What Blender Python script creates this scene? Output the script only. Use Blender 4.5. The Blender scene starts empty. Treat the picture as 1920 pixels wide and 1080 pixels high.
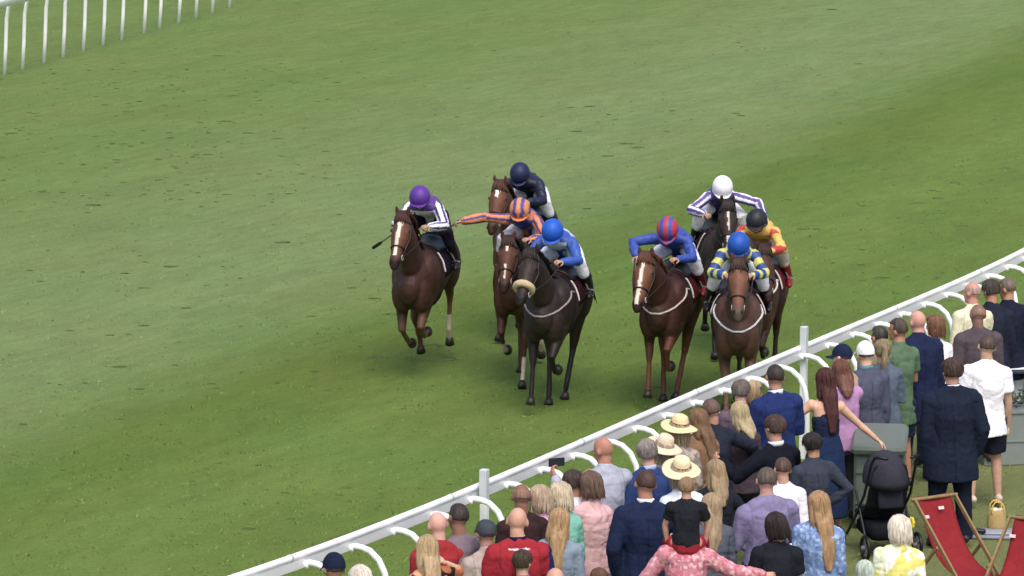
import bpy, math, random
import numpy as np
from mathutils import Vector, Matrix
from mathutils.bvhtree import BVHTree
random.seed(7); np.random.seed(7)
R = math.radians
SC = bpy.context.scene
COL = SC.collection

# ------------------------------------------------------------------ camera, sky, sun, exposure
PITCH = R(10.0); FPX = 7996.0; CAMH = 9.85
cam = bpy.data.cameras.new('camera'); cam_ob = bpy.data.objects.new('camera', cam); COL.objects.link(cam_ob)
cam.sensor_width = 36; cam.lens = FPX / 1920 * 36; cam.clip_start = 1; cam.clip_end = 5000
cam_ob.location = (0, 0, CAMH); cam_ob.rotation_euler = (R(90) - PITCH, 0, 0)
SC.camera = cam_ob
SUN_EL, SUN_AZ = 58, 168          # azimuth clockwise from +Y
w = bpy.data.worlds.new('World'); SC.world = w; w.use_nodes = True
nt = w.node_tree; bg = nt.nodes['Background']
sky = nt.nodes.new('ShaderNodeTexSky'); sky.sky_type = 'NISHITA'; sky.sun_disc = False
sky.sun_elevation = R(SUN_EL); sky.sun_rotation = R(SUN_AZ); sky.air_density = 1.0; sky.dust_density = 4.0; sky.ozone_density = 0.6
nt.links.new(sky.outputs[0], bg.inputs[0]); bg.inputs[1].default_value = 0.15
sun = bpy.data.lights.new('sun', 'SUN'); sun.energy = 1.15; sun.angle = R(38); sun.color = (1, .95, .87)
sun_ob = bpy.data.objects.new('sun', sun); COL.objects.link(sun_ob)
sd = Vector((math.sin(R(SUN_AZ)) * math.cos(R(SUN_EL)), math.cos(R(SUN_AZ)) * math.cos(R(SUN_EL)), math.sin(R(SUN_EL))))
sun_ob.rotation_euler = sd.to_track_quat('Z', 'Y').to_euler(); sun_ob.location = (0, 0, 60)
SC.view_settings.view_transform = 'Standard'; SC.view_settings.look = 'None'
SC.view_settings.gamma = 1; SC.view_settings.exposure = 0.56
SC.render.engine = 'CYCLES'

FW = Vector((0, math.cos(PITCH), -math.sin(PITCH))); UP = Vector((0, math.sin(PITCH), math.cos(PITCH)))
def at(x, y, z=0.0):
    """the point at height z that the photograph shows at pixel x, y"""
    d = FW * FPX + Vector((x - 960, 0, 0)) + UP * (540 - y)
    return Vector((0, 0, CAMH)) + d * ((z - CAMH) / d.z)

# ------------------------------------------------------------------ colours and noise
def L(c):
    if isinstance(c, str):
        c = c.lstrip('#'); c = [int(c[i:i+2], 16) for i in (0, 2, 4)]
    return np.array([(v/255/12.92) if v/255 <= .04045 else ((v/255+.055)/1.055)**2.4 for v in c])
def MUTE(c):
    c = np.asarray(c, float); l = float(c @ np.array([.3, .59, .11])); return (c*.9+l*.1)*(.78+.22*min(1, l/.7))
def vnoise(V, s, seed=0):
    P = np.asarray(V) * s + seed * 17.31; I = np.floor(P).astype(np.int64); F = P - I; F = F*F*(3-2*F)
    def h(i):
        n = (i[:, 0]*73856093) ^ (i[:, 1]*19349663) ^ (i[:, 2]*83492791)
        n = (n * 2654435761) & 0xffffffff; n ^= n >> 15; n = (n * 2246822519) & 0xffffffff; n ^= n >> 13
        return (n & 0xffff) / 65535.0
    out = np.zeros(len(P))
    for a in (0, 1):
        for b in (0, 1):
            for c in (0, 1):
                wt = (F[:, 0] if a else 1-F[:, 0]) * (F[:, 1] if b else 1-F[:, 1]) * (F[:, 2] if c else 1-F[:, 2])
                out += wt * h(I + np.array([a, b, c]))
    return out * 2 - 1

# ------------------------------------------------------------------ materials
MATS = {}
def nodes_of(name):
    m = bpy.data.materials.new(name); m.use_nodes = True
    return m, m.node_tree, m.node_tree.nodes['Principled BSDF']
def N(nt, kind, **kw):
    n = nt.nodes.new(kind)
    for k, v in kw.items():
        if k.startswith('i_'): n.inputs[k[2:].replace('_', ' ')].default_value = v
        else: setattr(n, k, v)
    return n
def attr_mat(name, rough, nscale, namt, bump, bscale, sheen=0.0, spec=0.3, stretch=(1, 1, 1)):
    m, t, p = nodes_of(name)
    a = N(t, 'ShaderNodeAttribute', attribute_name='Col')
    tc = N(t, 'ShaderNodeTexCoord'); mp = N(t, 'ShaderNodeMapping'); mp.inputs['Scale'].default_value = stretch
    t.links.new(tc.outputs['Object'], mp.inputs[0])
    n1 = N(t, 'ShaderNodeTexNoise', i_Scale=nscale, i_Detail=4.0); t.links.new(mp.outputs[0], n1.inputs['Vector'])
    mr = N(t, 'ShaderNodeMapRange'); mr.inputs[3].default_value = 1 - namt; mr.inputs[4].default_value = 1 + namt
    mr.inputs[1].default_value = .25; mr.inputs[2].default_value = .75
    t.links.new(n1.outputs['Fac'], mr.inputs[0])
    mx = N(t, 'ShaderNodeVectorMath', operation='SCALE')
    t.links.new(a.outputs['Color'], mx.inputs[0]); t.links.new(mr.outputs[0], mx.inputs['Scale'])
    t.links.new(mx.outputs[0], p.inputs['Base Color'])
    n2 = N(t, 'ShaderNodeTexNoise', i_Scale=bscale, i_Detail=3.0); t.links.new(mp.outputs[0], n2.inputs['Vector'])
    b = N(t, 'ShaderNodeBump'); b.inputs['Strength'].default_value = bump; b.inputs['Distance'].default_value = .01
    t.links.new(n2.outputs['Fac'], b.inputs['Height']); t.links.new(b.outputs[0], p.inputs['Normal'])
    p.inputs['Roughness'].default_value = rough; p.inputs['Specular IOR Level'].default_value = spec
    if sheen:
        p.inputs['Sheen Weight'].default_value = sheen; p.inputs['Sheen Roughness'].default_value = .5
    MATS[name] = m; return m
attr_mat('skin', .55, 30, .10, .1, 90, spec=.35)
attr_mat('cloth', .9, 14, .12, .5, 34, spec=.12)
attr_mat('silk', .5, 14, .08, .45, 26, spec=.35)
attr_mat('hair', .55, 45, .28, .6, 60, stretch=(1, 1, .25), spec=.3)
attr_mat('coat', .58, 9, .18, .35, 26, spec=.3)
attr_mat('paint', .4, 6, .06, .05, 40, spec=.4)
attr_mat('leather', .45, 20, .2, .2, 60, spec=.4)
attr_mat('straw', .8, 60, .15, .6, 120, spec=.15)
attr_mat('wood', .6, 18, .22, .2, 60, stretch=(1, 1, .2), spec=.3)
attr_mat('leaf', .6, 20, .3, .2, 60, spec=.25)

# ------------------------------------------------------------------ geometry collector
class G:
    def __init__(s): s.v = []; s.f = []
    def add(s, vs, fs):
        o = len(s.v); s.v += [tuple(x) for x in vs]; s.f += [tuple(i+o for i in f) for f in fs]; return s
    def tube(s, pts, rad, side=None, n=12, round_=True, closed=False):
        pts = [Vector(p) for p in pts]; k = len(pts)
        if not isinstance(rad, (list,)): rad = [rad]*k
        rad = [(r, r) if not isinstance(r, (tuple,)) else r for r in rad]
        T = []
        for i in range(k):
            a = pts[(i-1) % k] if (closed or i > 0) else pts[i]; b = pts[(i+1) % k] if (closed or i < k-1) else pts[i]
            t = (b-a); T.append(t.normalized() if t.length > 1e-9 else Vector((0, 0, 1)))
        if not round_ or closed: P, RR, TT = pts, rad, T
        else:
            P, RR, TT = [], [], []
            for ang in (78, 45):
                c = min(rad[0]); P.append(pts[0]-T[0]*c*math.sin(R(ang))); q = math.cos(R(ang)); RR.append((rad[0][0]*q, rad[0][1]*q)); TT.append(T[0])
            P += pts; RR += rad; TT += T
            for ang in (45, 78):
                c = min(rad[-1]); P.append(pts[-1]+T[-1]*c*math.sin(R(ang))); q = math.cos(R(ang)); RR.append((rad[-1][0]*q, rad[-1][1]*q)); TT.append(T[-1])
        vs, fs = [], []
        sv = Vector(side) if side is not None else None
        prev = None
        for p, r, t in zip(P, RR, TT):
            if sv is not None: a = sv - t*sv.dot(t)
            else:
                a = prev if prev is not None else (Vector((0, 1, 0)) if abs(t.y) < .9 else Vector((1, 0, 0)))
                a = a - t*a.dot(t)
            if a.length < 1e-6: a = t.orthogonal()
            a.normalize(); prev = a; b = t.cross(a)
            for j in range(n):
                u = 2*math.pi*j/n
                vs.append(p + a*r[0]*math.cos(u) + b*r[1]*math.sin(u))
        m = len(P)
        for i in range(m if closed else m-1):
            for j in range(n):
                i2 = (i+1) % m
                fs.append((i*n+j, i*n+(j+1) % n, i2*n+(j+1) % n, i2*n+j))
        if not closed:
            fs.append(tuple(reversed(range(n)))); fs.append(tuple((m-1)*n+j for j in range(n)))
        return s.add(vs, fs)
    def ell(s, c, r, M=None, nu=16, nv=10):
        c = Vector(c); M = M or Matrix.Identity(3); vs, fs = [], []
        for i in range(1, nv):
            a = math.pi*i/nv
            for j in range(nu):
                u = 2*math.pi*j/nu
                vs.append(c + M @ Vector((r[0]*math.sin(a)*math.cos(u), r[1]*math.sin(a)*math.sin(u), r[2]*math.cos(a))))
        o = len(vs); vs += [c + M @ Vector((0, 0, r[2])), c + M @ Vector((0, 0, -r[2]))]
        for i in range(nv-2):
            for j in range(nu): fs.append((i*nu+j, (i+1)*nu+j, (i+1)*nu+(j+1) % nu, i*nu+(j+1) % nu))
        for j in range(nu):
            fs.append((o, j, (j+1) % nu)); fs.append((o+1, (nv-2)*nu+(j+1) % nu, (nv-2)*nu+j))
        return s.add(vs, fs)
    def box(s, c, d, M=None, bev=0.0):
        c = Vector(c); M = M or Matrix.Identity(3); x, y, z = [q/2 for q in d]
        if bev <= 0:
            vs = [c + M @ Vector((sx*x, sy*y, sz*z)) for sx in (-1, 1) for sy in (-1, 1) for sz in (-1, 1)]
            return s.add(vs, [(0, 1, 3, 2), (4, 6, 7, 5), (0, 4, 5, 1), (2, 3, 7, 6), (0, 2, 6, 4), (1, 5, 7, 3)])
        e = bev; sec = [(x, y-e), (x-e, y), (-x+e, y), (-x, y-e), (-x, -y+e), (-x+e, -y), (x-e, -y), (x, -y+e)]
        rows = [(-z, .0), (-z+e, 1), (z-e, 1), (z, .0)]; vs = []; fs = []
        for zz, q in rows:
            for (a, b) in sec:
                if q == 0: a2 = a - math.copysign(min(e, abs(a)), a)*.7; b2 = b - math.copysign(min(e, abs(b)), b)*.7
                else: a2, b2 = a, b
                vs.append(c + M @ Vector((a2, b2, zz)))
        for i in range(3):
            for j in range(8): fs.append((i*8+j, i*8+(j+1) % 8, (i+1)*8+(j+1) % 8, (i+1)*8+j))
        fs.append(tuple(reversed(range(8)))); fs.append(tuple(24+j for j in range(8)))
        return s.add(vs, fs)

def link(name, mesh, parent=None):
    o = bpy.data.objects.new(name, mesh); COL.objects.link(o); o.parent = parent; return o
def tag(o, label, cat, group=None):
    o['label'] = label; o['category'] = cat
    if group: o['group'] = group
    return o
def empty(name, loc, yaw=0.0):
    o = bpy.data.objects.new(name, None); COL.objects.link(o); o.location = loc; o.rotation_euler = (0, 0, yaw)
    o.empty_display_size = .2; return o
def finish(name, g, mat, parent=None, col=(.5, .5, .5), voxel=None, sm=4, disp=None, extra=None, smooth=True):
    me = bpy.data.meshes.new(name); me.from_pydata(g.v, [], g.f); me.update()
    if voxel:
        ob = bpy.data.objects.new('tmp', me); COL.objects.link(ob)
        m = ob.modifiers.new('r', 'REMESH'); m.mode = 'VOXEL'; m.voxel_size = voxel; m.use_smooth_shade = True
        if sm:
            q = ob.modifiers.new('s', 'SMOOTH'); q.iterations = sm; q.factor = .5
        dg = bpy.context.evaluated_depsgraph_get()
        me2 = bpy.data.meshes.new_from_object(ob.evaluated_get(dg)); bpy.data.objects.remove(ob); bpy.data.meshes.remove(me)
        me = me2; me.name = name
    n = len(me.vertices); V = np.empty(n*3, dtype=np.float32); me.vertices.foreach_get('co', V); V = V.reshape(-1, 3).astype(float)
    if disp is not None:
        nr = np.empty(n*3, dtype=np.float32); me.vertices.foreach_get('normal', nr); nr = nr.reshape(-1, 3)
        V = V + nr * np.asarray(disp(V))[:, None]
        me.vertices.foreach_set('co', V.astype(np.float32).ravel())
    if extra is not None:
        fs = [tuple(p.vertices) for p in me.polygons] + [tuple(i+n for i in f) for f in extra.f]
        V = np.vstack([V, np.array(extra.v)]); me2 = bpy.data.meshes.new(name); me2.from_pydata(V.tolist(), [], fs)
        bpy.data.meshes.remove(me); me = me2; n = len(V)
    C = col(V) if callable(col) else np.tile(np.asarray(col, float), (n, 1))
    C = np.clip(np.hstack([C, np.ones((n, 1))]), 0.002, 1)
    ca = me.color_attributes.new('Col', 'FLOAT_COLOR', 'POINT'); ca.data.foreach_set('color', C.astype(np.float32).ravel())
    me.polygons.foreach_set('use_smooth', [smooth]*len(me.polygons)); me.update()
    me.materials.append(MATS[mat] if isinstance(mat, str) else mat)
    return link(name, me, parent)

# ------------------------------------------------------------------ the track's own directions
RAILZ = 1.25
RAILPX = [(400, 1087), (560, 1034), (656, 1004), (737, 971), (808, 939), (896, 902), (1040, 843), (1140, 805), (1213, 768), (1273, 748), (1330, 715), (1407, 685), (1503, 647), (1605, 606), (1719, 556), (1828, 506), (1916, 468)]
rp = np.array([[*at(x, y, RAILZ)][:2] for x, y in RAILPX])
d0 = rp[-1]-rp[0]; d0 /= np.linalg.norm(d0); n0 = np.array([-d0[1], d0[0]])        # along (away), across (to the track)
o0 = rp[0]
ra = (rp-o0) @ d0; rb = (rp-o0) @ n0; rc = np.polyfit(ra, rb, 4); rc1 = np.polyder(rc)
RA0, RA1 = float(ra.min()), float(ra.max())
def rail_pt(a, off=0.0, z=0.0):
    a = float(a); ac = min(max(a, RA0), RA1); sl = np.polyval(rc1, ac); b = np.polyval(rc, ac) + (a-ac)*sl
    t = d0 + n0*sl; t /= np.linalg.norm(t); nn = np.array([-t[1], t[0]])
    p = o0 + d0*a + n0*b + nn*off
    return Vector((p[0], p[1], z)), Vector((t[0], t[1], 0)), Vector((nn[0], nn[1], 0))
bp = np.array([[*at(x, y)][:2] for x, y in [(0, 855), (250, 760), (450, 690), (700, 600), (1000, 470), (1260, 360), (1560, 245), (1910, 85)]])
bc = np.polyfit((bp-o0) @ d0, (bp-o0) @ n0, 2)

# ------------------------------------------------------------------ ground
KG = np.array([.745, .742, .695])
STOPS = [(-12, (126, 134, 91)), (-9.2, (123, 132, 88)), (-8.0, (112, 134, 69)), (-6.8, (111, 134, 69)), (-5.4, (107, 130, 65)), (-4.0, (111, 134, 69)), (-2.6, (112, 135, 70)), (-1.7, (106, 129, 64)), (-.7, (103, 125, 61)), (.7, (119, 140, 85)), (2.2, (127, 146, 96)), (5, (126, 145, 95)), (8, (121, 141, 87)), (11, (116, 138, 79)), (20, (117, 138, 80))]
def ground():
    m, t, p = nodes_of('turf')
    tc = N(t, 'ShaderNodeTexCoord'); sep = N(t, 'ShaderNodeSeparateXYZ'); t.links.new(tc.outputs['Object'], sep.inputs[0])
    def ma(op, a, b=None, c=None):
        n = N(t, 'ShaderNodeMath', operation=op)
        for i, q in enumerate((a, b, c)):
            if q is None: continue
            if isinstance(q, (int, float)): n.inputs[i].default_value = float(q)
            else: t.links.new(q, n.inputs[i])
        return n.outputs[0]
    X = ma('SUBTRACT', sep.outputs[0], o0[0]); Y = ma('SUBTRACT', sep.outputs[1], o0[1])
    A = ma('ADD', ma('MULTIPLY', X, d0[0]), ma('MULTIPLY', Y, d0[1])); B = ma('ADD', ma('MULTIPLY', X, n0[0]), ma('MULTIPLY', Y, n0[1]))
    u = ma('SUBTRACT', B, ma('ADD', ma('MULTIPLY', ma('ADD', ma('MULTIPLY', A, bc[0]), bc[1]), A), bc[2]))
    cmb = N(t, 'ShaderNodeCombineXYZ'); t.links.new(ma('MULTIPLY', A, .35), cmb.inputs[0]); t.links.new(B, cmb.inputs[1])
    def noise(scale, detail=4, vec=None, rough=.55):
        n = N(t, 'ShaderNodeTexNoise', i_Scale=scale, i_Detail=float(detail), i_Roughness=rough)
        t.links.new(vec or tc.outputs['Object'], n.inputs['Vector']); return n.outputs['Fac']
    w1 = noise(.8, 3, cmb.outputs[0])
    ue = ma('ADD', u, ma('MULTIPLY', ma('SUBTRACT', w1, .5), 1.3))
    ue = ma('ADD', ue, ma('MULTIPLY', ma('SUBTRACT', noise(6, 3), .5), .35))
    mr = N(t, 'ShaderNodeMapRange'); mr.inputs[1].default_value = -12; mr.inputs[2].default_value = 20; t.links.new(ue, mr.inputs[0])
    cr = N(t, 'ShaderNodeValToRGB'); t.links.new(mr.outputs[0], cr.inputs[0])
    stops = STOPS
    el = cr.color_ramp.elements
    while len(el) < len(stops): el.new(.5)
    for e, (q, c) in zip(el, stops):
        e.position = (q+12)/32; e.color = (*(L(c)*KG), 1)
    # patchy wear, blades, dark flecks
    f1 = noise(1.1, 5, cmb.outputs[0]); f2 = noise(34, 5); f3 = noise(5, 4, cmb.outputs[0])
    g1 = N(t, 'ShaderNodeMapRange'); g1.inputs[1].default_value = .3; g1.inputs[2].default_value = .7; g1.inputs[3].default_value = .91; g1.inputs[4].default_value = 1.09; t.links.new(f1, g1.inputs[0])
    g2 = N(t, 'ShaderNodeMapRange'); g2.inputs[1].default_value = .3; g2.inputs[2].default_value = .7; g2.inputs[3].default_value = .86; g2.inputs[4].default_value = 1.14; t.links.new(f2, g2.inputs[0])
    g3 = N(t, 'ShaderNodeMapRange'); g3.inputs[1].default_value = .3; g3.inputs[2].default_value = .7; g3.inputs[3].default_value = .90; g3.inputs[4].default_value = 1.10; t.links.new(f3, g3.inputs[0])
    g4 = N(t, 'ShaderNodeMapRange'); g4.inputs[1].default_value = .3; g4.inputs[2].default_value = .7; g4.inputs[3].default_value = .88; g4.inputs[4].default_value = 1.12; t.links.new(noise(13, 5, rough=.7), g4.inputs[0])
    k = ma('MULTIPLY', ma('MULTIPLY', ma('MULTIPLY', g1.outputs[0], g2.outputs[0]), g3.outputs[0]), g4.outputs[0])
    # flecks of bare soil between the blades
    v = noise(7, 2, rough=.4); fl = N(t, 'ShaderNodeMapRange'); fl.inputs[1].default_value = .70; fl.inputs[2].default_value = .76; t.links.new(v, fl.inputs[0])
    k2 = ma('SUBTRACT', 1.0, ma('MULTIPLY', fl.outputs[0], .32))
    vm = N(t, 'ShaderNodeVectorMath', operation='SCALE'); t.links.new(cr.outputs[0], vm.inputs[0]); t.links.new(ma('MULTIPLY', k, k2), vm.inputs['Scale'])
    # yellow / blue-green drift
    hs = N(t, 'ShaderNodeHueSaturation'); t.links.new(vm.outputs[0], hs.inputs['Color'])
    hm = N(t, 'ShaderNodeMapRange'); hm.inputs[1].default_value = .3; hm.inputs[2].default_value = .7; hm.inputs[3].default_value = .49; hm.inputs[4].default_value = .51
    t.links.new(noise(.35, 4), hm.inputs[0]); t.links.new(hm.outputs[0], hs.inputs['Hue'])
    t.links.new(hs.outputs[0], p.inputs['Base Color']); p.inputs['Roughness'].default_value = .95; p.inputs['Specular IOR Level'].default_value = .08
    b = N(t, 'ShaderNodeBump'); b.inputs['Strength'].default_value = .7; b.inputs['Distance'].default_value = .03
    t.links.new(noise(40, 4), b.inputs['Height']); t.links.new(b.outputs[0], p.inputs['Normal'])
    MATS['turf'] = m
    g = G(); S = 900
    xs = [-S, -60, -25, -12, 0, 12, 25, 60, S]; ys = [-S, 0, 30, 45, 60, 75, 100, 160, 1500]
    g.v = [(x, y, 0) for y in ys for x in xs]; nx = len(xs)
    g.f = [(j*nx+i, j*nx+i+1, (j+1)*nx+i+1, (j+1)*nx+i) for j in range(len(ys)-1) for i in range(nx-1)]
    o = finish('ground', g, m); o['kind'] = 'structure'
    # kicked-up turf: dark divots and clods, thrown thickest on the worn strip
    g = G(); rr = random.Random(3); spots = []
    def clod(p, r):
        nn = 8; ring = []; ang = rr.uniform(0, 6)
        for layer, (q, z) in enumerate(((1.0, .002), (.75, .006+r*.05), (.3, .01+r*.08))):
            for j in range(nn):
                a = ang+2*math.pi*j/nn; rad = r*q*rr.uniform(.6, 1.25)
                ring.append((p.x+math.cos(a)*rad*1.5, p.y+math.sin(a)*rad*.8, z*rr.uniform(.7, 1.2)))
        fs = [(l*nn+j, l*nn+(j+1) % nn, (l+1)*nn+(j+1) % nn, (l+1)*nn+j) for l in range(2) for j in range(nn)] + [tuple(2*nn+j for j in range(nn))]
        g.add(ring, fs)
    big = [(700+q*37 % 160, 560+q*29 % 120) for q in range(5)]+[(70, 218), (218, 300), (320, 259), (466, 250), (390, 290), (425, 365), (230, 270), (65, 213), (20, 250), (40, 245), (530, 455), (660, 540), (350, 578), (320, 500), (270, 611), (1505, 430), (1530, 430), (1803, 424), (1720, 381), (1760, 372), (1745, 358), (1790, 343), (1675, 501), (1390, 217), (1380, 213), (1195, 277), (1105, 200), (1080, 247), (1070, 202), (1140, 293), (1650, 521), (1541, 592), (520, 260), (240, 210), (420, 228), (470, 250), (440, 180), (630, 155), (1175, 270), (700, 670), (260, 730), (222, 688), (270, 540), (80, 360), (175, 385), (1885, 315), (410, 105), (1560, 18), (1610, 120)]
    for x, y in big: clod(at(x, y), rr.uniform(.05, .10)); 
    for i in range(330):
        q = rr.random()
        if q < .45: x, y = rr.uniform(0, 620), 130 + 260*rr.random()**1.3
        elif q < .7: x, y = rr.uniform(0, 1500), rr.uniform(20, 560)
        elif q < .85: x, y = rr.uniform(0, 1100), rr.uniform(500, 1000)
        else: x, y = rr.uniform(1200, 1920), rr.uniform(80, 560)
        clod(at(x, y), rr.uniform(.015, .05))
    def cc(V):
        n = vnoise(V, 3.0, 5)[:, None]; return L((74, 92, 44))*(1+.3*n)
    o = finish('turf_clods', g, 'leaf', None, cc); tag(o, 'dark kicked-up divots and clods scattered over the racing turf', 'turf clods'); o['kind'] = 'stuff'
ground()
def grass():
    rr = np.random.RandomState(11); n = 7500; pts = []
    for i in range(n):
        x = rr.uniform(-80, 2000); y = rr.uniform(-60, 1330)
        p = at(x, y); pts.append((p.x, p.y))
    P = np.array(pts); q = P-o0; A = q @ d0; B = q @ n0; u = B-np.polyval(bc, A)
    xs = [s_[0] for s_ in STOPS]; C3 = np.stack([np.interp(u, xs, [L(s_[1])[i] for s_ in STOPS]) for i in range(3)], 1)*KG
    vs, fs, cs = [], [], []
    for i in range(n):
        h0 = rr.uniform(.012, .026) + (.02 if rr.rand() < .04 else 0); tone = rr.uniform(1.22, 1.5)
        for b in range(5):
            a = rr.uniform(0, 6.28); c, s_ = math.cos(a), math.sin(a); bx = P[i, 0]+rr.uniform(-.06, .06); by = P[i, 1]+rr.uniform(-.06, .06); h = h0*rr.uniform(.6, 1.2); w_ = rr.uniform(.004, .008); ln = rr.uniform(-.02, .02)
            o = len(vs); vs += [(bx-c*w_, by-s_*w_, 0), (bx+c*w_, by+s_*w_, 0), (bx+c*w_*.3+ln, by+s_*w_*.3+ln, h), (bx-c*w_*.3+ln, by-s_*w_*.3+ln, h)]; fs.append((o, o+1, o+2, o+3)); cs += [C3[i]*tone*rr.uniform(.9, 1.15)]*4
    g = G(); g.v = vs; g.f = fs; Cc = np.array(cs)
    o = finish('grass', g, 'leaf', None, lambda V: Cc, smooth=False); tag(o, 'short blades standing up from the mown racing turf and lawn', 'grass'); o['kind'] = 'stuff'
grass()

# ------------------------------------------------------------------ rails
WHITE = L((240, 241, 240))
def running_rail(name, label, a0, a1, step, off, zt, sgn, group, vis=None, skip=0):
    base, t, n = rail_pt(a0, off); root = empty(name, (0, 0, 0)); tag(root, label, 'running rail', None)
    P = [rail_pt(a0+(a1-a0)*i/60, off) for i in range(61)]
    sec = [(-.030, .004), (-.023, .028), (0, .038), (.023, .029), (.031, .006), (.026, -.014), (.012, -.024), (.066, -.088), (.056, -.095), (.0, -.034), (-.020, -.020)]
    g = G(); vs = []; k = len(sec)
    for p, t, n in P:
        for (q, z) in sec: vs.append(p + n*(-sgn*q) + Vector((0, 0, zt-.038+z)))
    fs = [(i*k+j, (i+1)*k+j, (i+1)*k+(j+1) % k, i*k+(j+1) % k) for i in range(60) for j in range(k)]
    g.add(vs, fs); g.add([], [])
    finish('top_rail', g, 'paint', root, WHITE)
    for q in range(1, 12):          # sleeves where two lengths of rail meet
        p, t, n = rail_pt(a0+(a1-a0)*(q-.37)/12, off); g = G(); g.tube([p-t*.014+Vector((0, 0, zt-.031)), p+t*.014+Vector((0, 0, zt-.031))], .0345, n=14, round_=False)
        finish('rail_joint', g, 'paint', root, L('#b8bcbe'))
    a = a0+step*.5; i = 0
    while a < a1:
        p, t, n = rail_pt(a, off); o = -sgn
        g = G(); pr = [(.02, 1.135), (.08, 1.155), (.16, 1.15), (.24, 1.13), (.33, 1.06), (.39, .95), (.42, .8), (.425, .6), (.43, .3), (.43, 0)]
        g.tube([p + n*(o*q) + Vector((0, 0, z*zt/1.25)) for q, z in pr], .029, n=12, round_=False)
        g.box(p + n*(o*.045) + Vector((0, 0, zt*.905)), (.06, .07, .05), Matrix.Rotation(math.atan2(t.y, t.x), 3, 'Z'))
        finish('rail_leg', g, 'paint', root, WHITE)
        a += step; i += 1
    return root
def a_of(x, y, z): 
    p = at(x, y, z); return float((np.array([p.x, p.y])-o0) @ d0)
aL, aR = a_of(658, 1003, RAILZ), a_of(1915, 468, RAILZ); step = (aR-aL)/24
running_rail('running_rail', 'white plastic running rail on curved legs between the track and the crowd', aL-step*7.5, aR+step*14.5, step, 0.0, RAILZ, 1, None)
# far rail, crossing the top left corner: its own offset from the near one
fp = at(82, 120); q = np.array([fp.x, fp.y])-o0; fa = float(q @ d0); fb = float(q @ n0)-np.polyval(rc, fa)
def far_rail():
    p0, p1 = at(8, 140), at(430, 15); root = empty('running_rail', p0); tag(root, 'white rail with thin legs on the far side of the course', 'running rail')
    d = (p1-p0); ln = d.length; d.normalize(); n = Vector((d.y, -d.x, 0))
    if n.x < 0: n = -n
    zt = 1.50; g = G(); sec = [(.22, 0), (.24, .03), (.28, .04), (.31, .02), (.30, -.03), (.27, -.14), (.25, -.14), (.265, -.03)]; k = len(sec); vs = []
    N_ = 30
    for i in range(N_+1):
        c = d*(-4+(ln+7)*i/N_)
        for q, z in sec: vs.append(c + n*q + Vector((0, 0, zt-.04+z)))
    g.add(vs, [(i*k+j, i*k+(j+1) % k, (i+1)*k+(j+1) % k, (i+1)*k+j) for i in range(N_) for j in range(k)])
    finish('top_rail', g, 'paint', root, WHITE)
    for x in (-64, -28, 8, 42, 82, 118, 156, 193, 228, 270, 299, 335, 367, 398, 430):
        # foot of each leg on the line p0-p1
        y = 140 + (x-8)*(15-140)/422.
        c = at(x, y) - p0; c = d*c.dot(d)
        g = G(); g.tube([c, c+n*.04+Vector((0, 0, .5)), c+n*.07+Vector((0, 0, 1.05)), c+n*.12+Vector((0, 0, 1.28)), c+n*.25+Vector((0, 0, 1.39))], .036, n=10, round_=False)
        finish('rail_leg', g, 'paint', root, WHITE)
far_rail()
def post(x, y, z, label):
    p = at(x, y, z); g = G(); root = empty('marker_post', (p.x, p.y, 0)); tag(root, label, 'post', 'square posts along the running rail')
    M = Matrix.Rotation(math.atan2(d0[1], d0[0]), 3, 'Z')
    g.box((0, 0, z/2-.16), (.068, .068, z-.32), M, .006); finish('post', g, 'paint', root, WHITE, smooth=False)
    g = G(); g.box((0, 0, z-.16), (.074, .074, .32), M, .006); finish('post_cap', g, 'paint', root, L((196, 202, 200)), smooth=False)
post(908, 880, 1.4, 'square white post by the man in a grey cap at the rail')
post(1508, 612, 1.46, 'square white post behind the man in the bright blue suit')
# ------------------------------------------------------------------ people
def seg_coords(V, A, B, side=(0, 1, 0)):
    A = np.array(A, float); B = np.array(B, float); d = B-A; ln = np.linalg.norm(d); d /= ln
    q = V-A; t = q @ d; rad = q-np.outer(t, d); s = np.array(side, float); s = s-d*(s@d); s /= np.linalg.norm(s)+1e-9; b = np.cross(d, s)
    tc = np.clip(t, 0, ln); dist = np.linalg.norm(q-np.outer(tc, d), axis=1)
    return dist, t/ln, np.arctan2(rad @ b, rad @ s)
SKIN = L((205, 160, 132)); 
def frame(f, u):
    f = Vector(f).normalized(); u = Vector(u); l = u.cross(f).normalized(); u = f.cross(l).normalized()
    return Matrix((f, l, u)).transposed()
ARM = {  # upper arm direction, forearm direction (x forward, y outward, z up)
 'down': ((-.06, .13, -1), (.22, .04, -1)), 'rail': ((.45, .3, -.85), (.9, -.35, -.05)), 'clasp': ((.12, .22, -1), (.75, -.75, .1)),
 'phone': ((.85, .35, -.2), (.35, -.35, 1)), 'pocket': ((-.2, .3, -1), (.3, -.15, -.9)), 'hip': ((-.3, .7, -.8), (.4, -.7, -.6)),
 'out': ((.35, 1, -.15), (.7, .6, -.1)), 'up': ((.5, .35, .75), (.1, -.35, 1)), 'fwd': ((.8, .15, -.55), (.95, -.1, .1)), 'back': ((-.4, .45, -.8), (.2, .1, -1)),
 'child': ((.1, .35, -1), (.8, -.2, .3)), 'glass': ((.3, .3, -.9), (.7, -.4, .7))}
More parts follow.
